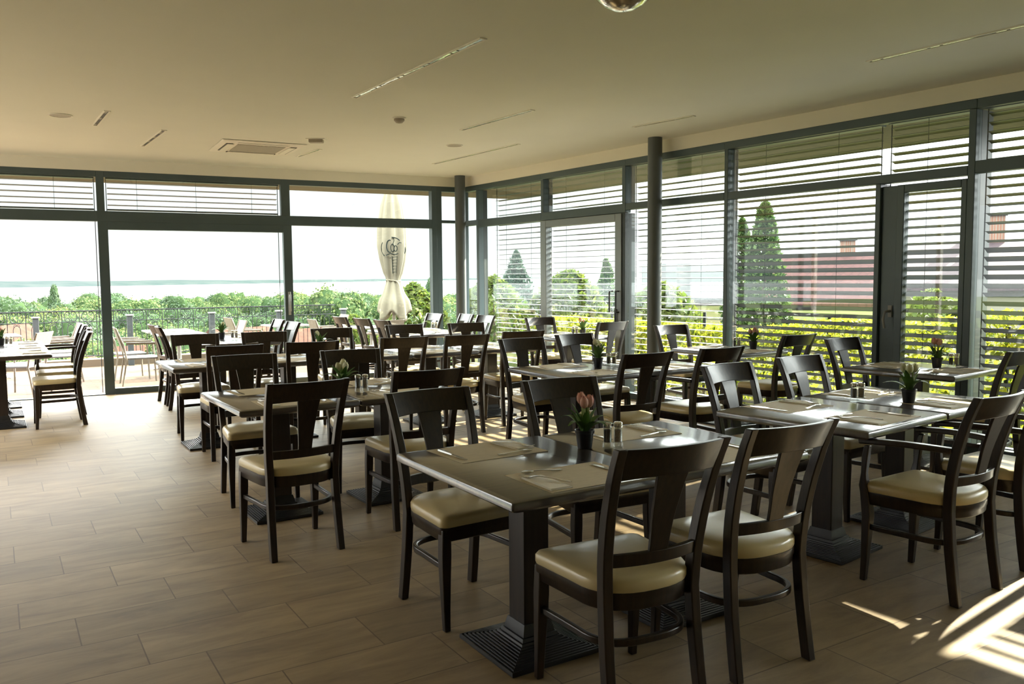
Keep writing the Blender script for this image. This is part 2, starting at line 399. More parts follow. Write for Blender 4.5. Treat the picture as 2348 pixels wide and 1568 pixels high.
h = MB(); inv = Matrix.Translation(-d.location)
wbox(h, pb, 2.625, 2.66, -0.012, 0.0, 0.95, 1.27); wbox(h, pb, 2.632, 2.653, -0.05, -0.012, 1.20, 1.235); wbox(h, pb, 2.632, 2.653, -0.065, -0.045, 1.0, 1.235)
h.xf(inv).obj('door_handle', HANDLE, d, bevel=0.004)
bay_window('window_4', pb, 4.99, 8.0, [(4.99, 7.7, TB1, ZH0)], 'strip window above the open terrace doorway at far left',
           [(4.99, 7.8, ZH0, ZH1), (4.99, 7.8, TB0, TB1), (7.7, 7.8, 0.0, ZH1)])
bay_window('window_5', pb, 7.8, 10.4, [(7.8, 10.3, 0.07, TB0), (7.8, 10.3, TB1, ZH0)], 'lake front pane beyond the left edge of view',
           [(7.8, 10.4, ZH0, ZH1), (7.8, 10.4, TB0, TB1), (7.8, 10.4, 0.0, 0.07), (10.3, 10.4, 0.0, ZH1)])
m = MB(); wbox(m, pb, 4.99, 7.7, -0.02, 0.1, 0.0, 0.012); struct(m.obj('trim_1', FRAME), 'flat metal threshold of the open terrace doorway', 'threshold')
# --- right-hand glazing, from the corner to the camera; deep fins stand outwards
TR0, TR1 = 2.225, 2.30
FIN = 0.16
bay_window('window_6', pr, 0.0, 0.44, [(0.03, 0.38, 0.05, TR0), (0.03, 0.38, TR1, ZH0)], 'narrow corner pane of the right hand glazing',
           [(0.0, 0.44, ZH0, ZH1), (0.0, 0.38, TR0, TR1), (0.0, 0.44, 0.0, 0.05), (0.0, 0.03, 0.05, ZH0), (0.38, 0.44, 0.05, ZH0, FIN)])
bay_window('window_7', pr, 0.44, 1.965, [(0.44, 1.965, 0.07, TR0 - 0.03), (0.44, 1.965, TR1, ZH0)], 'first blinded bay of the right hand glazing next to the corner',
           [(0.44, 1.965, ZH0, ZH1), (0.44, 1.965, TR0 - 0.03, TR1), (0.44, 1.965, 0.0, 0.07), (1.965, 2.02, TR1, ZH0, FIN)])
bay_window('window_8', pr, 2.02, 3.543, [(2.02, 3.543, TR1, ZH0)], 'strip window above the grey framed garden door',
           [(1.965, 3.60, ZH0, ZH1), (1.965, 3.60, TR0 - 0.03, TR1), (3.543, 3.60, TR1, ZH0, FIN)])
FRL = pbr('door_frame_grey', (0.22, 0.23, 0.23), 0.33, metal=0.5, var=0.05, scale=3)
d = empty('door_2', pr(2.78)); struct(d, 'grey framed glazed garden door with tall pull handles', 'door')
inv = Matrix.Translation(-d.location); f = MB()
for a, b, z0, z1 in ((1.965, 2.085, 0.0, 2.19), (3.432, 3.543, 0.0, 2.19), (2.085, 3.432, 2.10, 2.19), (2.085, 3.432, 0.0, 0.11)): wbox(f, pr, a, b, -0.012, 0.08, z0, z1)
f.xf(inv).obj('frame', FRL, d, bevel=0.005)
f = MB(); wbox(f, pr, 3.545, 3.60, 0.0, FIN, 0.0, 2.19); f.xf(inv).obj('outer_fin', FINM, d)
g = MB(); wbox(g, pr, 2.085, 3.432, 0.03, 0.038, 0.11, 2.10); g.xf(inv).obj('glass_pane', GLASS, d)
for s in (3.39, 3.50):
    h = MB(); h.tube([pr(s, -0.005, 1.02), pr(s, -0.06, 1.02), pr(s, -0.06, 1.27), pr(s, -0.005, 1.27)], 0.011, 8)
    h.xf(inv).obj('door_handle', DARKMET, d)
h = MB(); h.tube([pr(3.46, -0.012, 0.88), pr(3.46, -0.03, 0.88), pr(3.46, -0.03, 1.05), pr(3.46, -0.012, 1.05)], 0.012, 8); h.xf(inv).obj('door_lock', DARKMET, d)
bay_window('window_9', pr, 3.60, 5.077, [(3.60, 5.077, 0.07, TR0), (3.60, 5.077, TR1, ZH0)], 'blinded bay behind the nearer round column',
           [(3.60, 5.077, ZH0, ZH1), (3.60, 5.077, TR0, TR1), (3.60, 5.077, 0.0, 0.07), (5.077, 5.125, 0.07, ZH0, FIN)])
bay_window('window_10', pr, 5.125, 7.533, [(5.125, 7.533, TR1, ZH0), (5.125, 6.754, 0.07, TR0)], 'wide blinded bay with the red roofed house outside',
           [(5.077, 7.59, ZH0, ZH1), (5.125, 7.533, TR0, TR1), (5.077, 6.754, 0.0, 0.07), (6.754, 6.80, 0.0, TR0, FIN), (7.533, 7.59, 0.0, ZH0, 0.27)])
d = empty('door_3', pr(7.2)); struct(d, 'dark narrow glazed door with a pale lever handle', 'door')
inv = Matrix.Translation(-d.location); f = MB()
for a, b, z0, z1 in ((6.95, 7.016, 0.0, 2.2), (7.488, 7.533, 0.0, 2.2), (7.016, 7.488, 2.135, 2.2), (7.016, 7.488, 0.0, 0.1), (6.80, 6.95, 0.0, 2.2)):
    wbox(f, pr, a, b, -0.0 if a > 6.85 else 0.03, 0.08, z0, z1)
f.xf(inv).obj('frame', FRAME, d, bevel=0.005)
g = MB(); wbox(g, pr, 7.016, 7.488, 0.03, 0.038, 0.1, 2.135); g.xf(inv).obj('glass_pane', GLASS, d)
h = MB(); h.tube([pr(6.905, 0.028, 1.13), pr(6.905, -0.035, 1.13), pr(6.90, -0.05, 1.125), pr(6.885, -0.052, 1.06), pr(6.90, -0.052, 0.985)], 0.011, 8)
wbox(h, pr, 6.885, 6.92, 0.018, 0.03, 1.08, 1.18); h.xf(inv).obj('door_handle', PALE, d)
bay_window('window_11', pr, 7.59, 10.0, [(7.59, 10.0, 0.07, TR0 + 0.03), (7.59, 10.0, TR1 + 0.03, ZH0)], 'blinded bay at the right edge of view',
           [(7.59, 10.0, ZH0, ZH1), (7.59, 10.0, TR0 + 0.01, TR1 + 0.03), (7.59, 10.0, 0.0, 0.07), (8.97, 9.03, 0.07, ZH0, FIN), (10.0, 10.06, 0.0, ZH0, FIN)])
bay_window('window_12', pr, 10.06, 15.0, [(10.06, 14.9, 0.07, TR0), (10.06, 14.9, TR1, ZH0)], 'glazing beside the photographer outside the view',
           [(10.0, 15.0, ZH0, ZH1), (10.06, 15.0, TR0, TR1), (10.06, 15.0, 0.0, 0.07), (12.5, 12.56, 0.07, ZH0, FIN), (14.9, 15.0, 0.0, ZH0)])
# round columns
for i, (x, y) in enumerate(((5.965, 11.09), (6.215, 7.06))):
    c = MB().lathe([(0.078, 0.0), (0.078, HC)], 32).obj('column', COLMN); c.location = (x, y, 0)
    struct(c, ('round grey column standing in the far corner', 'round grey column standing nearer beside the right hand glazing')[i], 'column')

# ------------------------------------------------------------------ outside blinds
def blind(P, s0, s1, ztop, zbot, tilt, lab, n0=0.115, pitch=0.0705, width=0.076, cords=2, upper=None, mat=None, zs=1.64):
    b = empty('venetian_blind', P((s0 + s1) / 2, n0, zbot)); inv = Matrix.Translation(-b.location)
    tag(b, lab, 'blind', 'outside venetian blinds')
    m = MB(); z = ztop - 0.04
    while z > zbot + 0.03:
        tn = (tilt if not upper or z < zs else upper) + random.uniform(-0.02, 0.02); c2, s2 = math.cos(tn), math.sin(tn)
        sec = [(-0.5, 0.0), (-0.25, 0.0042), (0.0, 0.006), (0.25, 0.0042), (0.5, 0.0), (0.5, -0.0035), (0.25, 0.0012), (0.0, 0.003), (-0.25, 0.0012), (-0.5, -0.0035)]
        def ring(s): return [P(s, n0 + width * a * c2 - dz * s2, z + dz * c2 - width * a * s2) for a, dz in sec]
        m.loft([ring(s0 + 0.015), ring(s1 - 0.015)])
        z -= pitch
    m.xf(inv).obj('slats', mat or SLAT, b)
    q = MB(); wbox(q, P, s0 + 0.01, s1 - 0.01, n0 - 0.03, n0 + 0.03, zbot, zbot + 0.018); q.xf(inv).obj('bottom_rail', SLAT, b)
    q = MB(); wbox(q, P, s0, s1, n0 - 0.05, n0 + 0.05, ztop, ztop + 0.06); q.xf(inv).obj('head_box', FRAME, b)
    for k in range(cords):
        s = s0 + (s1 - s0) * (k + 0.5) / cords
        q = MB(); q.tube([P(s, n0 - width / 2 - 0.003, zbot + 0.01), P(s, n0 - width / 2 - 0.003, ztop)], 0.0022, 5)
        q.xf(inv).obj('cord', CORD, b)
    for s in (s0 + 0.004, s1 - 0.004):
        q = MB(); q.tube([P(s, n0, 0.02), P(s, n0, ztop)], 0.005, 6); q.xf(inv).obj('guide_wire', CORD, b)
    return b
blind(pb, 2.74, 4.88, 2.72, 2.33, R(4), 'half raised blind above the sliding door', cords=3)
blind(pb, 5.01, 7.68, 2.72, 2.33, R(4), 'half raised blind above the open doorway at far left', cords=3)
blind(pr, 0.76, 1.95, 2.73, 0.06, R(2), 'lowered blind of the bay next to the far corner')
blind(pr, 2.04, 3.52, 2.73, 0.06, R(2), 'lowered blind behind the grey framed garden door')
blind(pr, 3.66, 5.06, 2.73, 0.06, R(3), 'lowered blind behind the nearer round column')
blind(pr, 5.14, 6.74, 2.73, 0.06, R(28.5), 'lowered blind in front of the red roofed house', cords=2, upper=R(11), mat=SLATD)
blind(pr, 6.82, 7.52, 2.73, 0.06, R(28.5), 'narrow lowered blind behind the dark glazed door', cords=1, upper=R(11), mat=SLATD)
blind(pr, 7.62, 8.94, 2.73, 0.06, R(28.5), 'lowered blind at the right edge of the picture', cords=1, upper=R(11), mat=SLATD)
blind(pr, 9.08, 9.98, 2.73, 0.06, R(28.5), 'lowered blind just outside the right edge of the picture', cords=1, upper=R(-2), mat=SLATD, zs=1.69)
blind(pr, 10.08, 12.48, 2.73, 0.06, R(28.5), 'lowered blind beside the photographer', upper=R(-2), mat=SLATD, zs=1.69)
blind(pr, 12.58, 14.88, 2.73, 0.06, R(28.5), 'lowered blind behind the photographer')

# roof overhang
m = MB()
a0, a1 = pb(10.4, 0.14), pb(10.4, 1.9); b0 = C0 + DB * 0.0; cxr = pr(15, 0.14); cxo = pr(15, 2.2)
import mathutils
def isect(p, d, q, e_):
    den = d.x * e_.y - d.y * e_.x; t = ((q.x - p.x) * e_.y - (q.y - p.y) * e_.x) / den; return p + d * t
ci = isect(C0 + NB * 0.14, DB, C0 + NR * 0.14, DR); co = isect(C0 + NB * 1.9, DB, C0 + NR * 2.2, DR)
pts = [(a0.x, a0.y), (ci.x, ci.y), (cxr.x, cxr.y), (cxo.x, cxo.y), (co.x, co.y), (a1.x, a1.y)]
struct(MB().loft([[(x_, y_, 2.86) for x_, y_ in pts], [(x_, y_, 3.25) for x_, y_ in pts]]).obj('roof_overhang', SOFFIT), 'boarded underside of the projecting roof outside', 'roof')

# ------------------------------------------------------------------ ceiling fittings
KC = 1.5 / 1.55      # ceiling heights measured at 3.0, built at 2.95
def slot(p0, p1, lab, bright):
    a = Vector((p0[0] * KC, p0[1] * KC, 0)); b = Vector((p1[0] * KC, p1[1] * KC, 0)); L = (b - a).length
    t = empty('recessed_light_slot', ((a.x + b.x) / 2, (a.y + b.y) / 2, HC)); tag(t, lab, 'light', 'recessed ceiling light slots')
    t.rotation_euler = (0, 0, math.atan2(b.y - a.y, b.x - a.x))
    m = MB(); wd = 0.032
    m.box((0, wd / 2 + 0.006, -0.004), (L + 0.024, 0.012, 0.008)).box((0, -wd / 2 - 0.006, -0.004), (L + 0.024, 0.012, 0.008))
    m.box((L / 2 + 0.006, 0, -0.004), (0.012, wd, 0.008)).box((-L / 2 - 0.006, 0, -0.004), (0.012, wd, 0.008))
    m.obj('frame', ACW, t)
    n = max(4, int(L / 0.10)); q = MB()
    MB().box((0, 0, -0.0015), (L, wd, 0.002)).obj('recess', SLOT, t)
    for k in range(n):
        if not bright and k % 3: continue
        x0 = -L / 2 + L * k / n; wv = wd * (0.55 + 0.3 * ((k * 7) % 5) / 4)
        q.box((x0 + L / n * 0.5, 0.004 * ((k % 3) - 1), -0.004), (L / n * (0.98 if k % 4 else 0.6), wv, 0.003))
    q.obj('reflector', CHROME if bright else ACD, t)
for p0, p1, lab, br in (((2.72, 6.93), (2.79, 4.85), 'long ceiling light slot above the middle of the room', 1),
                        ((4.28, 7.89), (4.35, 6.66), 'ceiling light slot right of the dome detector', 1),
                        ((5.2, 10.4), (5.3, 8.41), 'thin ceiling light slot near the far corner column', 1),
                        ((5.52, 3.94), (5.64, 1.9), 'ceiling light slot running out at upper right edge', 1),
                        ((0.95, 9.43), (0.97, 8.61), 'short dark ceiling slot farthest left', 0),
                        ((1.56, 10.62), (1.59, 9.42), 'short dark ceiling slot left of the air conditioner', 0),
                        ((5.76, 6.86), (5.87, 6.12), 'short bright ceiling slot beside the nearer column', 1),
                        ((3.38, 10.59), (3.42, 9.9), 'short pale ceiling slot right of the air conditioner', 1)):
    slot(p0, p1, lab, br)
# ceiling cassette
t = empty('air_conditioner', (2.735 * KC, 10.12 * KC, HC), R(-3)); tag(t, 'square white ceiling cassette air conditioner with brown grille', 'air conditioner')
m = MB(); m.loft([[(sx * .46, sy * .46, -0.004) for sx, sy in ((-1, -1), (1, -1), (1, 1), (-1, 1))], [(sx * .44, sy * .44, -0.016) for sx, sy in ((-1, -1), (1, -1), (1, 1), (-1, 1))]])
m.obj('panel', ACW, t, bevel=0.006)
MB().box((0, 0, -0.019), (0.52, 0.52, 0.008)).obj('grille', ACD, t)
for i, (x_, y_, a_, b_) in enumerate(((0, 0.35, 0.56, 0.07), (0, -0.35, 0.56, 0.07), (0.35, 0, 0.07, 0.56), (-0.35, 0, 0.07, 0.56))):
    MB().box((x_, y_, -0.018), (a_, b_, 0.006)).obj('outlet', SLOT if i != 1 else ACW, t)
    MB().box((x_ * 0.96, y_ * 0.96, -0.0225), (a_ * 0.95, b_ * 0.95 if a_ < b_ else b_ * 0.6, 0.008)).obj('louver', ACW, t)
# detectors, speakers
def ceil_lathe(name, uv, prof, mat, lab, cat, rim=None):
    t = empty(name, (uv[0] * KC, uv[1] * KC, HC)); tag(t, lab, cat)
    MB().lathe(prof, 24).obj('housing', mat, t)
    if rim: MB().lathe(rim[0], 24).obj(rim[2], rim[1], t)
GREYP = pbr('detector_grey', (0.34, 0.29, 0.22), 0.5)
ceil_lathe('smoke_detector', (3.43, 7.6), [(0.045, 0), (0.05, -0.015), (0.05, -0.03), (0.03, -0.05), (0.01, -0.055)], GREYP, 'small domed ceiling detector between the light slots', 'detector',
           ([(0.065, 0), (0.065, -0.014), (0.052, -0.014)], ACW, 'base_ring'))
ceil_lathe('ceiling_speaker', (0.62, 9.04), [(0.09, 0), (0.088, -0.005)], GREYP, 'flat round ceiling speaker at far left', 'speaker', ([(0.10, 0), (0.10, -0.008), (0.09, -0.008), (0.09, 0)], ACW, 'rim'))
ceil_lathe('ceiling_speaker', (4.70, 8.86), [(0.085, 0), (0.08, -0.006)], GREYP, 'flat round ceiling speaker near the far corner', 'speaker', ([(0.095, 0), (0.095, -0.008), (0.085, -0.008), (0.085, 0)], ACW, 'rim'))
t = empty('emergency_light', (3.145 * KC, 9.21 * KC, HC), R(-29)); tag(t, 'small grey box fitting on the ceiling beside the air conditioner', 'fitting')
MB().box((0, 0, -0.021), (0.15, 0.09, 0.04)).obj('housing', GREYP, t, bevel=0.008); MB().box((0, 0, -0.004), (0.2, 0.12, 0.008)).obj('mounting_plate', ACW, t)
ceil_lathe('ceiling_lamp', (3.13 * KC, 3.83 * KC), [(0.145, -0.02), (0.142, -0.028), (0.10, -0.062), (0.05, -0.085), (0.012, -0.092)], CHROME, 'shallow glossy ceiling lamp cut off by the top edge', 'lamp',
           ([(0.07, 0), (0.07, -0.022)], ACW, 'mount'))

# ------------------------------------------------------------------ chairs
def sup(a, b, n, th):
    c, s = math.cos(th), math.sin(th)
    return (a * math.copysign(abs(c) ** (2 / n), c), b * math.copysign(abs(s) ** (2 / n), s))
def seat_outline(k=1.0, g=0.0):
    """D-shaped plan: straight front, rounded back"""
    pts = []
    for i in range(6):                                   # front right corner
        th = R(i * 18); pts.append((0.195 + 0.03 * math.cos(th), 0.195 + 0.03 * math.sin(th)))
    for i in range(6):
        th = R(90 + i * 18); pts.append((-0.195 + 0.03 * math.cos(th), 0.195 + 0.03 * math.sin(th)))
    for i in range(19):
        th = math.pi + math.pi * i / 18; x_, y_ = sup(0.207, 0.19, 2.5, th); pts.append((x_, y_ - 0.02))
    return [(x_ * k + math.copysign(g, x_), y_ * k + (g if y_ > 0 else -g)) for x_, y_ in pts]
LEAN = [(0.0, -0.215), (0.1, -0.199), (0.25, -0.179), (0.42, -0.166), (0.55, -0.175), (0.68, -0.200), (0.80, -0.236), (0.88, -0.268), (0.93, -0.292)]
def lean(z):
    for (z0, y0), (z1, y1) in zip(LEAN, LEAN[1:]):
        if z <= z1: return y0 + (y1 - y0) * (z - z0) / (z1 - z0)
    return LEAN[-1][1]
def postx(z): return 0.184 - 0.008 * min(z / 0.42, 1) + max(0, z - 0.42) * 0.055
def make_chair(arms=False):
    t = empty('armchair' if arms else 'dining_chair')
    MB().loft([[(x_, y_, 0.432) for x_, y_ in seat_outline(0.985)], [(x_, y_, 0.44) for x_, y_ in seat_outline(1.0)], [(x_, y_, 0.462) for x_, y_ in seat_outline(1.0)],
               [(x_, y_, 0.474) for x_, y_ in seat_outline(0.965)], [(x_, y_, 0.481) for x_, y_ in seat_outline(0.85)], [(x_, y_, 0.485) for x_, y_ in seat_outline(0.55)], [(x_, y_, 0.486) for x_, y_ in seat_outline(0.2)]]).obj('seat_cushion', VINYL, t, sharp=60)
    MB().loft([[(x_, y_, 0.372) for x_, y_ in seat_outline(0.955)], [(x_, y_, 0.378) for x_, y_ in seat_outline(0.975)], [(x_, y_, 0.400) for x_, y_ in seat_outline(0.98)], [(x_, y_, 0.404) for x_, y_ in seat_outline(0.995)], [(x_, y_, 0.432) for x_, y_ in seat_outline(0.995)]]).obj('seat_frame', WOOD, t, sharp=50)
    for s in (-1, 1):
        secs = []
        for i in range(17):
            z = 0.93 * i / 16
            secs.append((s * postx(z), lean(z), z, 0.0165 + 0.002 * math.sin(z / 0.93 * math.pi), 0.021 - 0.004 * max(0, (z - 0.7) / 0.23)))
        MB().posts(secs).obj('leg', WOOD, t, bevel=0.004)
        zt = 0.424
        fr = [(s * 0.207, 0.213, 0.0, 0.0135, 0.0135), (s * 0.206, 0.207, 0.10, 0.0155, 0.0155), (s * 0.205, 0.202, 0.22, 0.019, 0.019), (s * 0.203, 0.199, 0.32, 0.0215, 0.0215), ((s * 0.201, 0.198, zt, 0.0200, 0.0200) if not arms else (s * 0.211, 0.207, zt, 0.0205, 0.0205))]
        if arms: fr += [(s * 0.218, 0.212, 0.46, 0.019, 0.019), (s * 0.226, 0.208, 0.52, 0.0125, 0.0125), (s * 0.229, 0.200, 0.60, 0.015, 0.015), (s * 0.232, 0.19, 0.655, 0.0125, 0.0125)]
        MB().posts(fr).obj('leg', WOOD, t, bevel=0.004)
        if arms:
            path = [(s * (0.195 + 0.045 * math.sin(min(1, u * 1.25) * math.pi / 2)), -0.185 + 0.41 * u, 0.685 - 0.012 * u + 0.008 * math.sin(u * math.pi)) for u in [k / 10 for k in range(11)]]
            MB().strip(path, 0.042, 0.026).obj('armrest', WOOD, t, bevel=0.007)
    hoop = [(0.203, 0.20, 0.262)]
    for i in range(21):
        th = -math.pi * i / 20; x_, y_ = sup(0.187, 0.165, 2.8, th); hoop.append((x_, y_ - 0.02, 0.262))
    hoop.append((-0.203, 0.20, 0.262))
    MB().strip(hoop, 0.02, 0.026).obj('stretcher', WOOD, t, bevel=0.005)
    def curved(z0, z1, th, bow, name, x1=None, top_bow=0.0):
        rings = []
        for i in range(15):
            u = -1 + 2 * i / 14
            xa, xb = postx(z0) * u, postx(z1) * u
            q = bow * (1 - u * u)
            zb = z0 + top_bow * (1 - u * u)
            rings.append([(xa, lean(zb) - q + th / 2, zb), (xb, lean(z1) - q + th / 2, z1), (xb, lean(z1) - q - th / 2, z1), (xa, lean(zb) - q - th / 2, zb)])
        return MB().loft(rings).obj(name, WOOD, t, bevel=0.003)
    curved(0.822, 0.928, 0.022, 0.036, 'top_rail', top_bow=0.008)
    curved(0.522, 0.566, 0.02, 0.030, 'lower_rail')
    rings = []
    for i in range(9):
        z = 0.56 + 0.285 * i / 8; u = i / 8
        hw = 0.036 + 0.026 * u ** 1.4; q = 0.031 + 0.004 * u; yy = lean(z) - q
        rings.append([(-hw, yy + 0.007, z), (hw, yy + 0.007, z), (hw, yy - 0.007, z), (-hw, yy - 0.007, z)])
    MB().loft(rings).obj('splat', WOOD, t, bevel=0.002)
    return t
CHAIR = Kind(lambda: make_chair(False)); ARM = Kind(lambda: make_chair(True))

# ------------------------------------------------------------------ tables
def make_table(w_, d_):
    t = empty('dining_table')
    def rect(a, b, z, r=0.012):
        pts = []
        for qx, qy, a0_ in ((1, 1, 0), (-1, 1, 90), (-1, -1, 180), (1, -1, 270)):
            for k in range(4):
                th = R(a0_ + 30 * k); pts.append((qx * (a - r) + r * math.cos(th), qy * (b - r) + r * math.sin(th), z))
        return pts
    a, b = w_ / 2, d_ / 2
    MB().loft([rect(a - .035, b - .035, 0.684), rect(a - .018, b - .018, 0.688), rect(a - .006, b - .006, 0.697), rect(a - .001, b - .001, 0.70), rect(a - .001, b - .001, 0.718), rect(a - .004, b - .004, 0.725), rect(a - .014, b - .014, 0.730)]).obj('tabletop', WOOD2, t, sharp=25)
    MB().posts([(0, 0, 0.09, 0.057, 0.057), (0, 0, 0.685, 0.057, 0.057)]).obj('column', COLW, t, bevel=0.004)
    m = MB(); rings = [[(sx * 0.20, sy * 0.20, 0.0) for sx, sy in ((-1, -1), (1, -1), (1, 1), (-1, 1))]]
    n = 11
    def sq(h_, z): return [(sx * h_, sy * h_, z) for sx, sy in ((-1, -1), (1, -1), (1, 1), (-1, 1))]
    rings.append(sq(0.203, 0.004)); rings.append(sq(0.203, 0.013))
    for k in range(n):
        u0, u1 = k / n, (k + 1) / n
        h0 = 0.203 - 0.135 * u0; h1 = 0.203 - 0.135 * u1
        z0 = 0.013 + 0.036 * u0 + 0.038 * u0 ** 8; z1 = 0.013 + 0.036 * u1 + 0.038 * u1 ** 8
        rings += [sq(h0 - 0.001, z0 + 0.0065), sq(h0 - (h0 - h1) * 0.5, z0 + 0.0075), sq(h0 - (h0 - h1) * 0.62, z0 - 0.002), sq(h1 + 0.001, z1 - 0.002)]
    rings += [sq(0.066, 0.096), sq(0.061, 0.115)]
    m.loft(rings).obj('base', IRON, t, sharp=20)
    return t
TKINDS = {}
def table(key, u, v, w_, d_, rot, lab, group):
    k = (round(w_, 3), round(d_, 3))
    if k not in TKINDS: TKINDS[k] = Kind(lambda: make_table(w_, d_))
    TKINDS[k].put((u, v, 0), R(rot), lab, 'table', group)
    TABLES[key] = (u, v, w_, d_, rot)
TABLES = {}
G2 = 'dining tables'
W1_, D1_ = 0.712, 0.92
tabs = [('T1a', 1.737, 2.70, W1_, D1_, 0, 'dark wood table nearest the camera, left half of the pair with pink tulips', 'frontmost table'),
        ('T1b', 2.452, 2.695, W1_, D1_, 0, 'dark wood table joined to the right of the frontmost table', 'second front table'),
        ('T2a', 3.715, 2.84, 0.80, 0.86, 7, 'dark wood table in right foreground, left half of its pair', 'right foreground table'),
        ('T2b', 4.47, 2.93, 0.712, 0.86, 7, 'dark wood table under the white tulips in right foreground', 'white tulip foreground table'),
        ('T3a', 1.463, 5.13, W1_, 0.94, 1, 'dark wood table at the left end of the second row', 'left second-row table'),
        ('T3b', 2.178, 5.14, W1_, 0.94, 1, 'dark wood table under white tulips, right half of the left second-row pair', 'second-row white tulip table'),
        ('T5a', 3.83, 5.24, W1_, 0.90, 1, 'dark wood table at the left of the central second-row pair', 'left central table'),
        ('T5b', 4.545, 5.25, W1_, 0.90, 1, 'dark wood table at the right of the central second-row pair', 'right central table'),
        ('R1', 1.56, 7.60, W1_, 0.86, 0, 'dark wood table at the left end of the long third row', 'leftmost third-row table'),
        ('R2', 2.275, 7.60, W1_, 0.86, 0, 'dark wood table second from left in the long third row', 'second third-row table'),
        ('R3', 2.99, 7.60, W1_, 0.86, 0, 'dark wood table third from left in the long third row', 'middle third-row table'),
        ('R4', 3.705, 7.60, W1_, 0.86, 0, 'dark wood table fourth from left in the long third row', 'fourth third-row table'),
        ('R5', 4.42, 7.60, W1_, 0.86, 0, 'dark wood table at the right end of the long third row', 'rightmost third-row table'),
        ('T6', 6.02, 3.80, 0.76, 0.86, 7, 'dark wood table by the blinds at far right with pink tulips', 'right-hand window table'),
        ('T7', 6.09, 5.83, W1_, 0.86, 4, 'dark wood window table just right of the nearer column', 'window table beside column'),
        ('T10', 5.91, 8.28, W1_, 0.86, 4, 'dark wood window table in front of the grey garden door', 'garden door table'),
        ('L1', 0.02, 9.72, 0.752, 0.90, 90, 'dark wood table at the left edge nearest the camera', 'nearest left-edge table'),
        ('L2', 0.02, 10.475, 0.752, 0.90, 90, 'dark wood table second along the left edge', 'second left-edge table'),
        ('L3', 0.02, 11.23, 0.752, 0.90, 90, 'dark wood table farthest along the left edge by the open doorway', 'farthest left-edge table'),
        ('S1', 2.36, 10.0, W1_, 0.92, 90, 'dark wood table nearer of two before the sliding door', 'nearer sliding-door table'),
        ('S2', 2.36, 10.715, W1_, 0.92, 90, 'dark wood table farther of two before the sliding door', 'farther sliding-door table'),
        ('P1', 4.87, 9.92, W1_, 0.92, 90, 'dark wood table nearer of two in front of the parasol window', 'nearer parasol table'),
        ('P2', 4.87, 10.635, W1_, 0.92, 90, 'dark wood table farther of two in front of the parasol window', 'farther parasol table')]
PHR = {}
for k, u, v, a, b, r_, lab, ph in tabs:
    table(k, u, v, a, b, r_, lab, G2); PHR[k] = ph

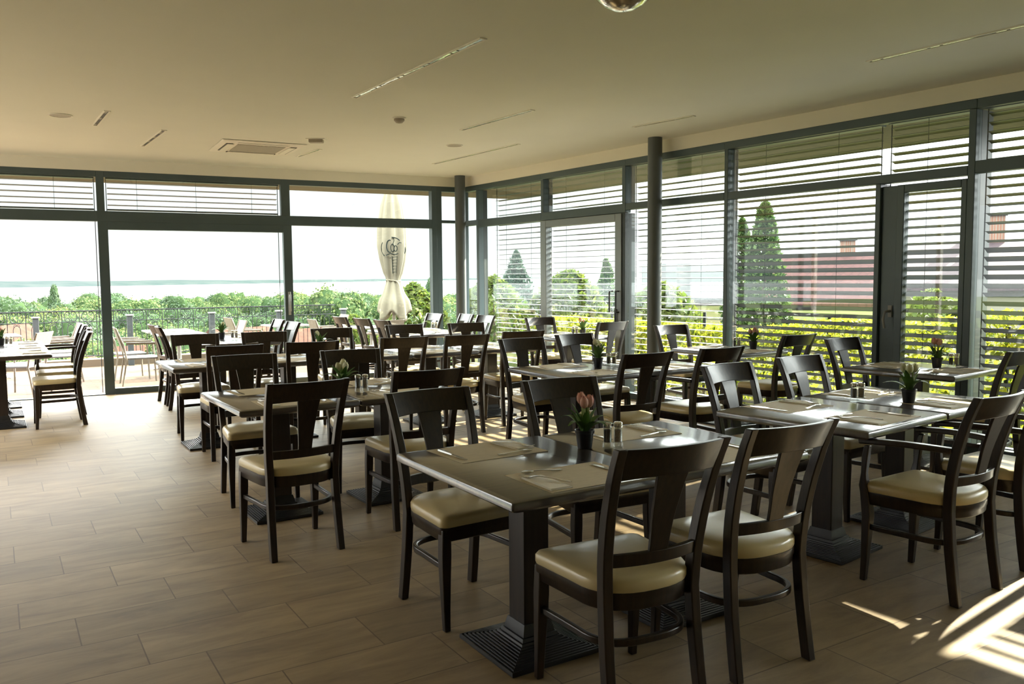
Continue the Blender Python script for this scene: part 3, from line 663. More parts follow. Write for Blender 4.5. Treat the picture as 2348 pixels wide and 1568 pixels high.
# ------------------------------------------------------------------ chairs placed: (u, v, heading of the sitter in degrees from +y, ccw)
N_, F_, E_, W_ = 0, 180, -90, 90
chairs = [
    (1.81, 2.225, N_ - 4, 0, 'dark chair seen from behind at the near side of the frontmost table'),
    (2.385, 2.25, N_ - 2, 0, 'browner dark chair seen from behind, right of the frontmost chair'),
    (1.717, 3.215, F_ + 3, 0, 'dark chair tucked at the far side of the frontmost table, seat showing at left'),
    (2.43, 3.22, F_ - 4, 0, 'dark chair behind the pink tulips of the frontmost pair'),
    (3.68, 2.235, N_ + 3, 1, 'dark armchair in the right foreground with its whole seat showing'),
    (4.39, 2.30, N_ + 2, 1, 'dark armchair cut off by the right edge of the picture'),
    (3.69, 3.235, F_ + 5, 0, 'dark chair at far side of the right foreground table, left one'),
    (4.40, 3.30, F_ + 3, 0, 'dark chair at far side of the right foreground pair, right one'),
    (1.335, 4.45, N_ + 3, 0, 'dark chair seen whole from behind beside the open tiled floor'),
    (2.11, 4.58, N_ - 3, 0, 'dark chair at near side of the second-row white tulip table'),
    (1.45, 5.60, F_ - 2, 0, 'dark chair facing us at left end of the second row'),
    (2.165, 5.54, F_ - 8, 0, 'dark chair directly behind the second-row white tulips'),
    (3.78, 4.64, N_, 0, 'black looking chair with its back to us at the left central table'),
    (4.49, 4.65, N_ + 1, 1, 'dark armchair with its back to us at the right central table'),
    (3.80, 5.73, F_ - 2, 0, 'dark chair facing us at the left central table'),
    (4.51, 5.90, F_ + 4, 0, 'dark chair facing us behind the central white tulips'),
    (1.64, 7.08, N_ - 5, 0, 'dark chair with its back to us at the leftmost third-row table'),
    (2.29, 7.07, N_ - 9, 0, 'dark chair with its back to us at the second third-row table'),
    (3.11, 7.07, N_ - 7, 0, 'dark chair with its back to us at the middle third-row table'),
    (3.69, 6.99, N_ - 5, 0, 'dark chair with its back to us at the fourth third-row table'),
    (4.39, 7.11, N_ - 8, 0, 'dark chair with its back to us at the rightmost third-row table'),
    (1.61, 8.12, F_ - 3, 0, 'dark chair facing us at the leftmost third-row table'),
    (2.22, 8.05, F_ - 9, 0, 'browner chair facing us at the second third-row table'),
    (2.98, 8.20, F_ - 6, 0, 'dark chair facing us at the middle third-row table'),
    (3.87, 8.30, F_ - 3, 0, 'dark chair facing us at the fourth third-row table'),
    (4.56, 8.19, F_ - 10, 0, 'dark chair facing us at the rightmost third-row table'),
    (5.93, 4.13, F_ + 2, 0, 'dark chair at left of the right-hand window table before the blinds'),
    (5.91, 3.27, N_ + 2, 0, 'dark chair with its back to us at the right-hand window table'),
    (6.10, 6.40, F_ - 4, 0, 'dark chair beside the nearer column at its window table'),
    (5.98, 5.19, N_ + 2, 0, 'dark chair with its back to us at the window table beside column'),
    (5.97, 8.72, F_ - 3, 0, 'dark chair facing us at the garden door table'),
    (6.04, 7.86, N_ + 1, 0, 'dark chair with its back to us at the garden door table'),
    (1.86, 10.55, E_ + 2, 0, 'dark chair seen edge-on left of the farther sliding-door table'),
    (1.85, 10.02, E_ - 6, 0, 'dark chair seen edge-on left of the nearer sliding-door table'),
    (2.83, 10.75, W_, 0, 'dark chair seen edge-on right of the farther sliding-door table'),
    (2.80, 10.03, W_ + 2, 0, 'dark chair seen edge-on right of the nearer sliding-door table'),
    (4.31, 11.02, E_ + 3, 0, 'farthest of three edge-on chairs left of the parasol tables'),
    (4.37, 10.38, E_ + 5, 0, 'middle of three edge-on chairs left of the parasol tables'),
    (4.40, 9.76, E_ + 2, 0, 'nearest of three edge-on chairs left of the parasol tables'),
    (5.19, 10.98, W_ + 4, 0, 'farthest chair right of the parasol tables by the dark mullion'),
    (5.45, 10.52, W_ - 3, 0, 'middle chair right of the parasol tables before the corner column'),
    (5.46, 9.96, W_ + 2, 0, 'nearest chair right of the parasol tables facing the lake side'),
    (0.52, 9.56, W_, 0, 'dark chair at left edge nearest the camera, cream seat in profile'),
    (0.58, 10.30, W_ - 2, 0, 'dark chair in profile, second along the left-edge tables'),
    (0.60, 11.02, W_, 1, 'dark armchair in profile, farthest along the left-edge tables'),
]
for u, v, a_, arm, lab in chairs:
    (ARM if arm else CHAIR).put((u, v, 0), R(a_), lab, 'chair', 'dining chairs with arms' if arm else 'dining chairs')

# ------------------------------------------------------------------ place settings
def make_mat():
    m = MB(); hw, hd = 0.205, 0.15
    m.box((0, 0, 0.0007), (2 * hw, 2 * hd, 0.0014)); return m.obj('placemat', PAPER)
def make_napkin():
    m = MB(); m.box((0, 0, 0.002), (0.088, 0.20, 0.004)); m.box((-0.003, 0, 0.0055), (0.080, 0.196, 0.003)); o = m.obj('napkin', NAPK, bevel=0.001); return o
def flat_piece(secs):
    """tapering flat bar along y: (y, half width, z, half thickness, x)"""
    return MB().loft([[(x_ - w_, y_, z - h_), (x_ + w_, y_, z - h_), (x_ + w_ * .8, y_, z + h_), (x_ - w_ * .8, y_, z + h_)] for y_, w_, z, h_, x_ in secs])
def make_fork():
    t = empty('fork')
    flat_piece([(-0.10, 0.007, 0.004, 0.0012, 0), (-0.08, 0.0085, 0.0045, 0.0012, 0), (-0.03, 0.004, 0.009, 0.0014, 0), (0.025, 0.003, 0.010, 0.0015, 0), (0.04, 0.006, 0.008, 0.0012, 0), (0.052, 0.0115, 0.005, 0.001, 0), (0.062, 0.012, 0.0035, 0.001, 0)]).obj('handle', STEEL, t)
    for k in range(4):
        x_ = -0.0095 + 0.00633 * k
        flat_piece([(0.060, 0.0021, 0.0036, 0.001, x_), (0.085, 0.0018, 0.0035, 0.0009, x_), (0.102, 0.0008, 0.008, 0.0006, x_)]).obj('tine', STEEL, t)
    return t
def make_knife():
    t = empty('table_knife')
    flat_piece([(-0.115, 0.007, 0.004, 0.003, 0), (-0.09, 0.009, 0.0045, 0.0035, 0), (-0.01, 0.006, 0.0045, 0.003, 0), (0.0, 0.0055, 0.004, 0.002, 0)]).obj('handle', STEEL, t)
    flat_piece([(0.0, 0.0055, 0.003, 0.001, 0), (0.02, 0.009, 0.003, 0.0008, 0.001), (0.08, 0.010, 0.003, 0.0007, 0.001), (0.105, 0.006, 0.003, 0.0006, -0.002), (0.112, 0.001, 0.003, 0.0005, -0.005)]).obj('blade', STEEL, t)
    return t
def make_spoon():
    t = empty('dessert_spoon')
    flat_piece([(-0.085, 0.006, 0.0035, 0.0012, 0), (-0.06, 0.0075, 0.004, 0.0012, 0), (-0.015, 0.0035, 0.008, 0.0014, 0), (0.03, 0.003, 0.009, 0.0014, 0)]).obj('handle', STEEL, t)
    m = MB(); rings = []
    for k in range(5):
        q = k / 4; rings.append([(0.0155 * q * math.cos(a), 0.052 + 0.024 * q * math.sin(a), 0.0018 + 0.0065 * q * q) for a in [2 * math.pi * j / 12 for j in range(12)]])
    rings[0] = [(0.001 * math.cos(2 * math.pi * j / 12), 0.052 + 0.001 * math.sin(2 * math.pi * j / 12), 0.0018) for j in range(12)]
    rings.append([(p[0] * 0.94, 0.052 + (p[1] - 0.052) * 0.94, p[2] + 0.0008) for p in rings[-1]])
    m.loft(rings).obj('bowl', STEEL, t)
    return t
KM, KN, KF, KK, KS = Kind(make_mat), Kind(make_napkin), Kind(make_fork), Kind(make_knife), Kind(make_spoon)
ZT = 0.7302
def setting(key, side, off=0.0, full=True, jit=1.0):
    """side: 0 = diner on the local -y side looking along +y, 180 = opposite"""
    u, v, w_, d_, rot = TABLES[key]; ph = PHR[key]
    base = Matrix.Translation((u, v, 0)) @ Matrix.Rotation(R(rot), 4, 'Z') @ Matrix.Rotation(R(side), 4, 'Z')
    rj = random.Random(hash((key, side)) & 0xffff if False else sum(map(ord, key)) * 7 + side)
    base = base @ Matrix.Translation((off, -d_ / 2 + 0.185 + rj.uniform(-.012, .012), 0)) @ Matrix.Rotation(R(rj.uniform(-2.5, 2.5) * jit), 4, 'Z')
    if rot == 90: sd_ = 'right' if side == 0 else 'left'
    else: sd_ = 'near' if side == 0 else 'far'
    def at(x_, y_, z, a):
        p = base @ Vector((x_, y_, 0)); ang = base.to_euler().z + R(a); return (p.x, p.y, ZT + z), ang
    tail = 'at %s side of the %s' % (sd_, ph)
    p, a = at(0, 0, 0, 0); KM.put(p, a, 'brown paper placemat ' + tail, 'placemat', 'paper placemats')
    p, a = at(-0.145, -0.03, 0.0014, rj.uniform(-4, 4)); KN.put(p, a, 'folded paper napkin ' + tail, 'napkin', 'paper napkins')
    p, a = at(-0.135, -0.01, 0.0085, rj.uniform(14, 30)); KF.put(p, a, 'steel fork on the napkin ' + tail, 'fork', 'forks')
    p, a = at(0.165, 0.0, 0.0014, rj.uniform(-3, 5)); KK.put(p, a, 'steel knife on the placemat ' + tail, 'knife', 'knives')
    if full:
        p, a = at(-0.07, 0.115, 0.0014, 90 + rj.uniform(-12, 12)); KS.put(p, a, 'small steel spoon across the placemat top ' + tail, 'spoon', 'dessert spoons')
for k in ('T1a', 'T1b', 'T2a', 'T2b', 'T3a', 'T3b', 'T5a', 'T5b', 'R1', 'R2', 'R3', 'R4', 'R5', 'T6', 'T7', 'T10', 'S1', 'S2', 'P1', 'P2', 'L1', 'L2', 'L3'):
    for s in (0, 180): setting(k, s, off=(0.02 if k == 'T1a' else 0.0), full=not k.startswith('L'))

# ------------------------------------------------------------------ potted tulips
def bez(p0, p1, p2, n=7):
    return [tuple((1 - t_) ** 2 * Vector(p0) + 2 * t_ * (1 - t_) * Vector(p1) + t_ * t_ * Vector(p2)) for t_ in [k / (n - 1) for k in range(n)]]
def make_tulip(petal, seed, nfl, nleaf=11):
    rg = random.Random(seed)
    def mk():
        t = empty('potted_tulip')
        MB().lathe([(0.027, 0.0), (0.030, 0.002), (0.0385, 0.066), (0.0415, 0.067), (0.0425, 0.078), (0.0415, 0.080), (0.038, 0.078), (0.037, 0.068)], 20).obj('pot', POT, t, sharp=30)
        MB().lathe([(0.0365, 0.066), (0.012, 0.071)], 16).obj('soil', SOIL, t)
        for k in range(nleaf):
            a = 2 * math.pi * (k + rg.uniform(-.3, .3)) / nleaf; L = rg.uniform(0.085, 0.125); droop = rg.choice([0.1, 0.3, 0.9])
            dx, dy = math.cos(a), math.sin(a); r0 = rg.uniform(0.006, 0.018)
            if droop > .5: p1 = (dx * 0.06, dy * 0.06, 0.07 + L * 0.75); p2 = (dx * 0.135, dy * 0.135, 0.07 + L * 0.42)
            else: p1 = (dx * 0.025, dy * 0.025, 0.07 + L * 0.6); p2 = (dx * (0.04 + droop * .13), dy * (0.04 + droop * .13), 0.07 + L)
            path = bez((dx * r0, dy * r0, 0.068), p1, p2, 8); rings = []
            for i, p in enumerate(path):
                u_ = i / 7; hw = 0.0185 * math.sin(math.pi * min(0.97, 0.25 + 0.72 * u_)) ** 0.9 + 0.0006
                sx, sy = -dy, dx; p = Vector(p)
                fold = 0.35 * hw
                rings.append([(p.x + sx * hw + dx * -fold, p.y + sy * hw + dy * -fold, p.z + fold * .4), (p.x, p.y, p.z), (p.x - sx * hw + dx * -fold, p.y - sy * hw + dy * -fold, p.z + fold * .4), (p.x + dx * 0.0012, p.y + dy * 0.0012, p.z - 0.0012)])
            MB().loft(rings).obj('leaf', LEAF, t, sharp=80)
        for k in range(nfl):
            a = 2 * math.pi * (k + rg.uniform(-.2, .2)) / nfl + seed; rr = rg.uniform(0.012, 0.03); H_ = rg.uniform(0.075, 0.118)
            top = Vector((math.cos(a) * rr, math.sin(a) * rr, 0.07 + H_))
            path = bez((math.cos(a) * 0.008, math.sin(a) * 0.008, 0.068), (math.cos(a) * 0.012, math.sin(a) * 0.012, 0.07 + H_ * .5), top, 6)
            MB().tube(path, 0.0042, 6).obj('stem', STEM, t)
            fl = MB()
            prof = [(0.004, -0.002), (0.014, 0.006), (0.0195, 0.019), (0.0185, 0.034), (0.0125, 0.046)]
            for q in range(6):
                b = 2 * math.pi * q / 6; off = 0.0012 if q % 2 else -0.0012; rings = []
                for i, (r_, z_) in enumerate(prof + [(0.008 + off * 2, 0.052 + rg.uniform(-.003, .004))]):
                    hw = [0.25, 0.55, 0.62, 0.56, 0.42, 0.08][i]; r_ = r_ + off
                    rings.append([(r_ * math.cos(b + s_ * hw), r_ * math.sin(b + s_ * hw), z_) for s_ in (-1, -.5, 0, .5, 1)] + [((r_ - .001) * math.cos(b + s_ * hw), (r_ - .001) * math.sin(b + s_ * hw), z_) for s_ in (1, .5, 0, -.5, -1)])
                fl.loft(rings)
            tilt = Matrix.Translation(top) @ Matrix.Rotation(rg.uniform(0.05, 0.35), 4, Vector((-math.sin(a), math.cos(a), 0)))
            fl.xf(tilt).obj('flower', petal, t, sharp=70)
        return t
    return mk
for u, v, pet, seed, n, lab in ((2.085, 2.80, PINK, 3, 3, 'pink tulips in a black pot on the frontmost pair of tables'),
                                (4.33, 2.79, WHITE, 8, 3, 'white tulips with drooping leaves in a black pot in the right foreground'),
                                (1.845, 5.02, WHITE, 11, 3, 'white tulips in a black pot on the left second-row pair'),
                                (4.05, 5.26, WHITE, 15, 3, 'white tulips in a black pot on the central second-row pair'),
                                (6.12, 3.72, PINK, 19, 3, 'salmon tulips in a black pot on the right-hand window table'),
                                (6.27, 5.68, PINK, 23, 3, 'salmon tulips in a black pot on the window table beside the column'),
                                (6.08, 8.20, PINK, 27, 2, 'pink tulips in a black pot on the garden door table'),
                                (2.33, 10.45, WHITE, 31, 1, 'leafy potted plant on the tables before the sliding door'),
                                (5.05, 10.60, WHITE, 35, 2, 'leafy potted plant on the tables before the parasol'),
                                (2.72, 8.0, WHITE, 39, 1, 'drooping pale tulip on the middle of the long third row'),
                                (0.05, 11.0, PINK, 43, 2, 'reddish tulips in a black pot at the left edge')):
    o = make_tulip(pet, seed, n)(); o.location = (u, v, ZT); o.rotation_euler = (0, 0, seed); tag(o, lab, 'potted plant', 'potted tulips on the tables')
# ------------------------------------------------------------------ salt and pepper mills
def make_shaker(fill, name):
    def mk():
        t = empty(name)
        MB().lathe([(0.021, 0.0), (0.022, 0.003), (0.021, 0.02), (0.0185, 0.03), (0.0185, 0.082), (0.017, 0.088), (0.0165, 0.082), (0.0165, 0.026), (0.012, 0.02)], 14).obj('glass_body', CLEAR, t, sharp=30)
        MB().lathe([(0.0155, 0.024), (0.0158, 0.03), (0.0158, 0.074), (0.010, 0.077)], 12).obj('filling', fill, t)
        MB().lathe([(0.019, 0.086), (0.0195, 0.089), (0.0195, 0.102), (0.016, 0.107), (0.006, 0.109)], 14).obj('cap', CHROME, t, sharp=30)
        return t
    return mk
KP, KSA = Kind(make_shaker(PEPPER, 'pepper_shaker')), Kind(make_shaker(SALT, 'salt_shaker'))
for u, v, ph in ((2.175, 2.76, 'beside the pink tulips on the frontmost pair'), (4.12, 2.99, 'on the left half of the right foreground pair'), (1.955, 5.04, 'beside the white tulips of the left second-row pair'),
                 (4.17, 5.28, 'beside the white tulips of the central pair'), (6.24, 3.68, 'beside the tulips on the right-hand window table'), (6.20, 5.86, 'beside the tulips at the window table beside column'),
                 (2.42, 10.30, 'on the tables before the sliding door'), (5.15, 10.42, 'on the tables before the parasol'), (6.02, 8.32, 'on the garden door table'), (0.10, 10.85, 'at the left edge')):
    KP.put((u, v, ZT), 0, 'dark pepper shaker ' + ph, 'shaker', 'pepper shakers')
    KSA.put((u + 0.042, v - 0.018, ZT), 0, 'brown salt shaker ' + ph, 'shaker', 'salt shakers')

# ------------------------------------------------------------------ terrace
def slab2(pts, z0, z1): return MB().loft([[(x_, y_, z0) for x_, y_ in pts], [(x_, y_, z1) for x_, y_ in pts]])
tp = [(-9, pb(14).y + 0.1), (-9, 15.55), (8.2, 15.55), (8.2, 11.45), (C0.x + .1, C0.y + .14)]
t0 = pb(14, 0.1); t1 = pb(0, 0.1)
struct(slab2([(t0.x, t0.y), (t1.x, t1.y), (7.3, t1.y), (7.3, 18.0), (-10, 18.0)], -0.5, -0.22).obj('terrace', PAVER), 'sunlit brick paved terrace', 'terrace')
struct(slab2([(-10, 18.0), (7.3, 18.0), (7.3, 18.36), (-10, 18.36)], -3.0, -0.08).obj('terrace_curb', STONE), 'low stone curb carrying the railing', 'curb')
RY = 18.18
rl = empty('railing', (0, RY, -0.08)); tag(rl, 'black wrought iron railing with scrolls along the terrace edge', 'railing')
inv = Matrix.Translation((0, -RY, 0.08))
X0, X1 = -6.4, 6.55
for z, h_, nm in ((0.86, 0.022, 'top_rail'), (0.65, 0.014, 'middle_rail'), (-0.02, 0.016, 'bottom_rail')):
    m = MB(); m.box(((X0 + X1) / 2, RY, z), (X1 - X0, 0.034, h_)); m.xf(inv).obj(nm, WRIRON, rl)
def arc(cx_, cz, r, a0, a1, n=14, k=1.0): return [(cx_ + r * math.cos(R(a0 + (a1 - a0) * i / n)), RY, cz + r * k * math.sin(R(a0 + (a1 - a0) * i / n))) for i in range(n + 1)]
PIT = 0.30; n = int((X1 - X0) / PIT)
for k in range(n):
    cx_ = X0 + PIT * (k + 0.5); zc = 0.755
    m = MB()                                                # a pair of C scrolls facing each other, with curls between
    for s in (-1, 1):
        m.tube([(cx_ + s * (0.042 + 0.066 * math.sin(R(a))), RY, zc + 0.095 * math.cos(R(a))) for a in range(0, 181, 12)], 0.007, 5)
        for q in (-1, 1):
            m.tube([(cx_ + s * (0.042 - 0.026 * math.sin(R(a))), RY, zc + q * (0.062 + 0.033 * math.cos(R(a)))) for a in range(0, 261, 20)], 0.006, 5)
    m.xf(inv).obj('scroll', WRIRON, rl)
    for xx in (cx_ - 0.15,):
        m = MB(); m.tube([(xx, RY, -0.02), (xx, RY, 0.86)], 0.008, 5); m.xf(inv).obj('baluster', WRIRON, rl)
    m = MB()                                                # hairpin below the scrolls
    m.tube([(cx_ - 0.06, RY, -0.02), (cx_ - 0.06, RY, 0.52)] + arc(cx_, 0.52, 0.06, 180, 0, 12, 1.5) + [(cx_ + 0.06, RY, 0.52), (cx_ + 0.06, RY, -0.02)], 0.007, 5)
    for s in (-1, 1): m.tube(arc(cx_ + s * 0.025, 0.605, 0.024, 0 if s < 0 else 180, 250 if s < 0 else -70, 8), 0.005, 5)
    m.xf(inv).obj('hairpin_baluster', WRIRON, rl)
for i, (x_, lab) in enumerate(((0.65, 'grey square post before the railing in the open doorway'), (2.25, 'grey square post before the railing just right of the door frame'), (3.80, 'grey square post before the railing in the middle of the sliding door'),
                               (5.18, 'grey square post before the railing behind the door handle'), (6.62, 'grey square post at the right end of the railing'), (-0.95, 'grey square post before the railing beyond the left edge'))):
    t = empty('railing_post', (x_, 17.86, -0.22)); tag(t, lab, 'post', 'terrace posts')
    MB().box((0, 0, 0.49), (0.10, 0.10, 0.98)).obj('shaft', CONC, t, bevel=0.004); MB().box((0, 0, 0.99), (0.135, 0.135, 0.02)).obj('cap', PALE, t)
# terrace furniture
def make_tchair():
    t = empty('terrace_chair')
    for s in (-1, 1):
        MB().tube([(s * 0.26, 0.25, 0.0), (s * 0.255, 0.235, 0.40), (s * 0.255, 0.22, 0.63), (s * 0.255, 0.19, 0.66), (s * 0.255, -0.22, 0.67)], 0.014, 7).obj('leg', RATTAN, t)
        MB().tube([(s * 0.25, -0.30, 0.0), (s * 0.245, -0.23, 0.42), (s * 0.235, -0.27, 0.66), (s * 0.225, -0.37, 0.92)], 0.014, 7).obj('leg', RATTAN, t)
        MB().strip([(s * 0.257, 0.20, 0.672), (s * 0.257, -0.23, 0.68)], 0.045, 0.02).obj('armrest', RATTAN, t)
    MB().box((0, 0.0, 0.43), (0.49, 0.46, 0.03)).obj('seat', GREYSEAT, t, bevel=0.008)
    rings = []
    for i in range(7):
        z = 0.52 + 0.40 * i / 6; y_ = -0.245 - 0.13 * i / 6; rings.append([(-0.225, y_ + .008, z), (0.225, y_ + .008, z), (0.225, y_ - .008, z), (-0.225, y_ - .008, z)])
    MB().loft(rings).obj('backrest', RATTAN, t)
    return t
def make_ttable():
    t = empty('terrace_table')
    MB().box((0, 0, 0.725), (0.80, 0.80, 0.03)).obj('tabletop', TTOP, t, bevel=0.005)
    MB().tube([(0, 0, 0.02), (0, 0, 0.71)], 0.035, 10).obj('column', PALE, t)
    for k in range(4):
        a = math.pi / 4 + k * math.pi / 2; MB().tube([(0, 0, 0.06), (0.33 * math.cos(a), 0.33 * math.sin(a), 0.015)], 0.018, 7).obj('foot', PALE, t)
    return t
KTC, KTT = Kind(make_tchair), Kind(make_ttable)
for u, v, a_, lab in ((2.72, 15.45, 0, 'pale terrace table just outside the left of the sliding door'), (2.72, 16.5, 0, 'pale terrace table farther out behind the left of the sliding door'), (-0.05, 16.9, 5, 'pale terrace table seen past the left-edge tables'), (5.05, 16.9, 4, 'pale terrace table outside right half of the sliding door'), (6.2, 15.2, 0, 'pale terrace table outside left of the parasol')):
    KTT.put((u, v, -0.22), R(a_), lab, 'table', 'terrace tables')
for u, v, a_, lab in ((1.98, 14.6, -92, 'pale terrace armchair nearer of two just behind the sliding door'), (1.93, 15.5, -86, 'pale terrace armchair farther of two behind the sliding door'), (3.50, 15.6, 92, 'pale terrace armchair seen through the middle of the sliding door'),
                      (0.92, 15.7, 88, 'pale terrace armchair nearer in the open doorway'), (0.92, 16.6, 95, 'pale terrace armchair farther in the open doorway'), (0.30, 14.2, 60, 'pale terrace armchair under the left-edge tables outside'),
                      (4.25, 16.9, -85, 'pale terrace armchair left of the far terrace table'), (5.85, 16.7, 90, 'pale terrace armchair right of the far terrace table'), (5.35, 15.1, -90, 'pale terrace armchair left of the parasol table'), (6.0, 14.2, 10, 'pale terrace armchair nearest the parasol window')):
    KTC.put((u, v, -0.22), R(a_), lab, 'chair', 'terrace armchairs')
# closed parasol
PX = (6.93, 15.78)
t = empty('parasol', (PX[0], PX[1], -0.22), R(-25)); t.scale = (1.1, 1.1, 1.1); tag(t, 'closed cream parasol with a dark emblem tied at the waist', 'parasol')
MB().tube([(0, 0, 0.0), (0, 0, 3.3)], 0.032, 12).obj('pole', PALE, t)
MB().lathe([(0.28, 0.0), (0.28, 0.06), (0.06, 0.09), (0.05, 0.30)], 20).obj('base', PALE, t)
rings = []
NS = 64
def canopy_r(z):
    pr_ = [(0.80, 0.285), (0.95, 0.27), (1.08, 0.25), (1.25, 0.175), (1.42, 0.125), (1.50, 0.115), (1.62, 0.155), (1.85, 0.205), (2.10, 0.235), (2.45, 0.225), (2.85, 0.17), (3.2, 0.08), (3.3, 0.03)]
    for (z0, r0), (z1, r1) in zip(pr_, pr_[1:]):
        if z <= z1: return r0 + (r1 - r0) * (z - z0) / (z1 - z0)
    return 0.03
for i in range(42):
    z = 0.82 + 2.46 * i / 41; r_ = canopy_r(z); ring = []
    for k in range(NS):
        a = 2 * math.pi * k / NS
        fold = 1 + 0.20 * math.cos(8 * a + 0.6 * math.sin(z * 2)) * (1 if z > 1.55 else 0.75) + 0.05 * math.cos(3 * a + z)
        dz = 0
        if z < 1.2: dz = 0.10 * math.cos(4 * a + 0.5) * (1.2 - z) / 0.38
        ring.append((r_ * fold * math.cos(a), r_ * fold * math.sin(a), z + dz))
    rings.append(ring)
can = MB().loft(rings, cap=False).obj('canopy', CANVAS, t, sharp=70)
so = can.modifiers.new('thickness', 'SOLIDIFY'); so.thickness = 0.004
MB().tube([(0.128 * math.cos(a), 0.128 * math.sin(a), 1.47 + 0.012 * math.sin(2 * a)) for a in [2 * math.pi * k / 24 for k in range(24)]], 0.013, 6, loop=True).obj('tie_strap', CANVAS, t)
MB().tube([(0.05, -0.135, 1.47), (0.09, -0.17, 1.42), (0.11, -0.165, 1.36)], 0.008, 6).obj('tie_end', CANVAS, t)
# emblem: broken ring, script loops and a gridded tower, printed on the side towards the room
def on_canvas(x_, z):
    """point on the camera side of the bundle (local -y)"""
    r_ = canopy_r(z) * 1.16
    x_ = max(-r_ * .97, min(r_ * .97, x_))
    return (x_, -math.sqrt(max(0, r_ * r_ - x_ * x_)) - 0.006, z)
em = MB()
def stroke(pts2, wd): em.tube([on_canvas(a, b) for a, b in pts2], wd, 6)
def el(cx_, cz, rx, rz, a0, a1, n=16): return [(cx_ + rx * math.cos(R(a0 + (a1 - a0) * i / n)), cz + rz * math.sin(R(a0 + (a1 - a0) * i / n))) for i in range(n + 1)]
ZC = 2.09
stroke(el(-0.02, ZC - 0.03, 0.18, 0.20, 150, 225), 0.008); stroke(el(0.0, ZC, 0.17, 0.16, 40, 95), 0.009); stroke(el(0.03, ZC - 0.06, 0.20, 0.16, -25, 25), 0.010)
stroke(el(-0.05, ZC, 0.055, 0.11, 70, 290), 0.011); stroke(el(0.0, ZC - 0.03, 0.03, 0.07, 0, 330), 0.008); stroke(el(0.055, ZC - 0.04, 0.03, 0.05, 0, 360), 0.008)
stroke([(-0.02, ZC + 0.13), (0.02, ZC + 0.15), (0.03, ZC + 0.10), (0.0, ZC + 0.02)], 0.006); stroke([(0.09, ZC + 0.03), (0.13, ZC + 0.07), (0.16, ZC + 0.06)], 0.008); stroke([(-0.12, ZC - 0.16), (-0.04, ZC - 0.13), (0.05, ZC - 0.15), (0.10, ZC - 0.13)], 0.009)
for k in range(6): stroke([(-0.01, 1.90 - 0.055 * k), (0.08 - 0.004 * k, 1.90 - 0.055 * k)], 0.004)
stroke([(-0.01, 1.91), (-0.005, 1.60)], 0.007); stroke([(0.085, 1.91), (0.06, 1.60)], 0.004); stroke([(-0.055, 1.88), (-0.03, 1.88)], 0.006)
em.obj('emblem', INK, t)

# ------------------------------------------------------------------ hillside, lake, far shore
def hill_z(d):
    pr_ = [(0, -1.6), (15, -3.6), (60, -9.5), (120, -15), (220, -16.0), (330, -18.0), (480, -30), (700, -59), (40000, -59)]
    for (d0, z0), (d1, z1) in zip(pr_, pr_[1:]):
        if d <= d1: return z0 + (z1 - z0) * (d - d0) / (d1 - d0)
    return -59
m = MB(); rows = []
ds = [0, 6, 15, 35, 60, 90, 120, 170, 220, 280, 330, 400, 480, 600, 700]
for d_ in ds:
    rows.append([(-700 + 1500 * k / 40 if d_ > 10 else -700 + 1500 * k / 40, 18.5 + d_, hill_z(d_) + (noise.noise((k * .7, d_ * .03, 0)) * 1.2 if d_ > 30 else 0)) for k in range(41)])
m.loft(rows, cap=False, closed=False)
struct(m.obj('hillside', GRASS), 'green slope falling from the terrace to the lake', 'hillside')
m = MB(); m.loft([[(-9000, 500, -58.2), (26000, 500, -58.2)], [(-9000, 26000, -58.2), (26000, 26000, -58.2)]], cap=False, closed=False)
struct(m.obj('lake', WATER), 'pale wide lake', 'lake')
for nm, lab, pts, dep in (('far_shore', 'low hazy hills on the far side of the lake at left', [(-8500, 3500, 90), (-6000, 5200, 110), (-3500, 6600, 70), (-1500, 7700, 72), (0, 8600, 60), (1800, 10000, 50), (4200, 12300, 42), (7500, 15500, 30), (12000, 19000, 25), (17000, 22500, 10)], 900),):
    rg = []
    base = [Vector(p) for p in pts]; fine = []
    for a, b in zip(base, base[1:]):
        for k in range(12): fine.append(a.lerp(b, k / 12))
    for i, p in enumerate(fine):
        h_ = p.z + 14 * noise.noise((i * .21, 0, 3)) + 6 * noise.noise((i * .9, 1, 3))
        q = Vector((p.x, p.y, 0)).normalized()
        rg.append([(p.x, p.y, -60), (p.x + q.x * dep * .3, p.y + q.y * dep * .3, -58 + h_ * .62), (p.x + q.x * dep * .8, p.y + q.y * dep * .8, -58 + h_), (p.x + q.x * dep * 2, p.y + q.y * dep * 2, -60)])
    m = MB(); m.loft(rg, cap=False, closed=False); struct(m.obj(nm, SHORE), lab, 'hills')

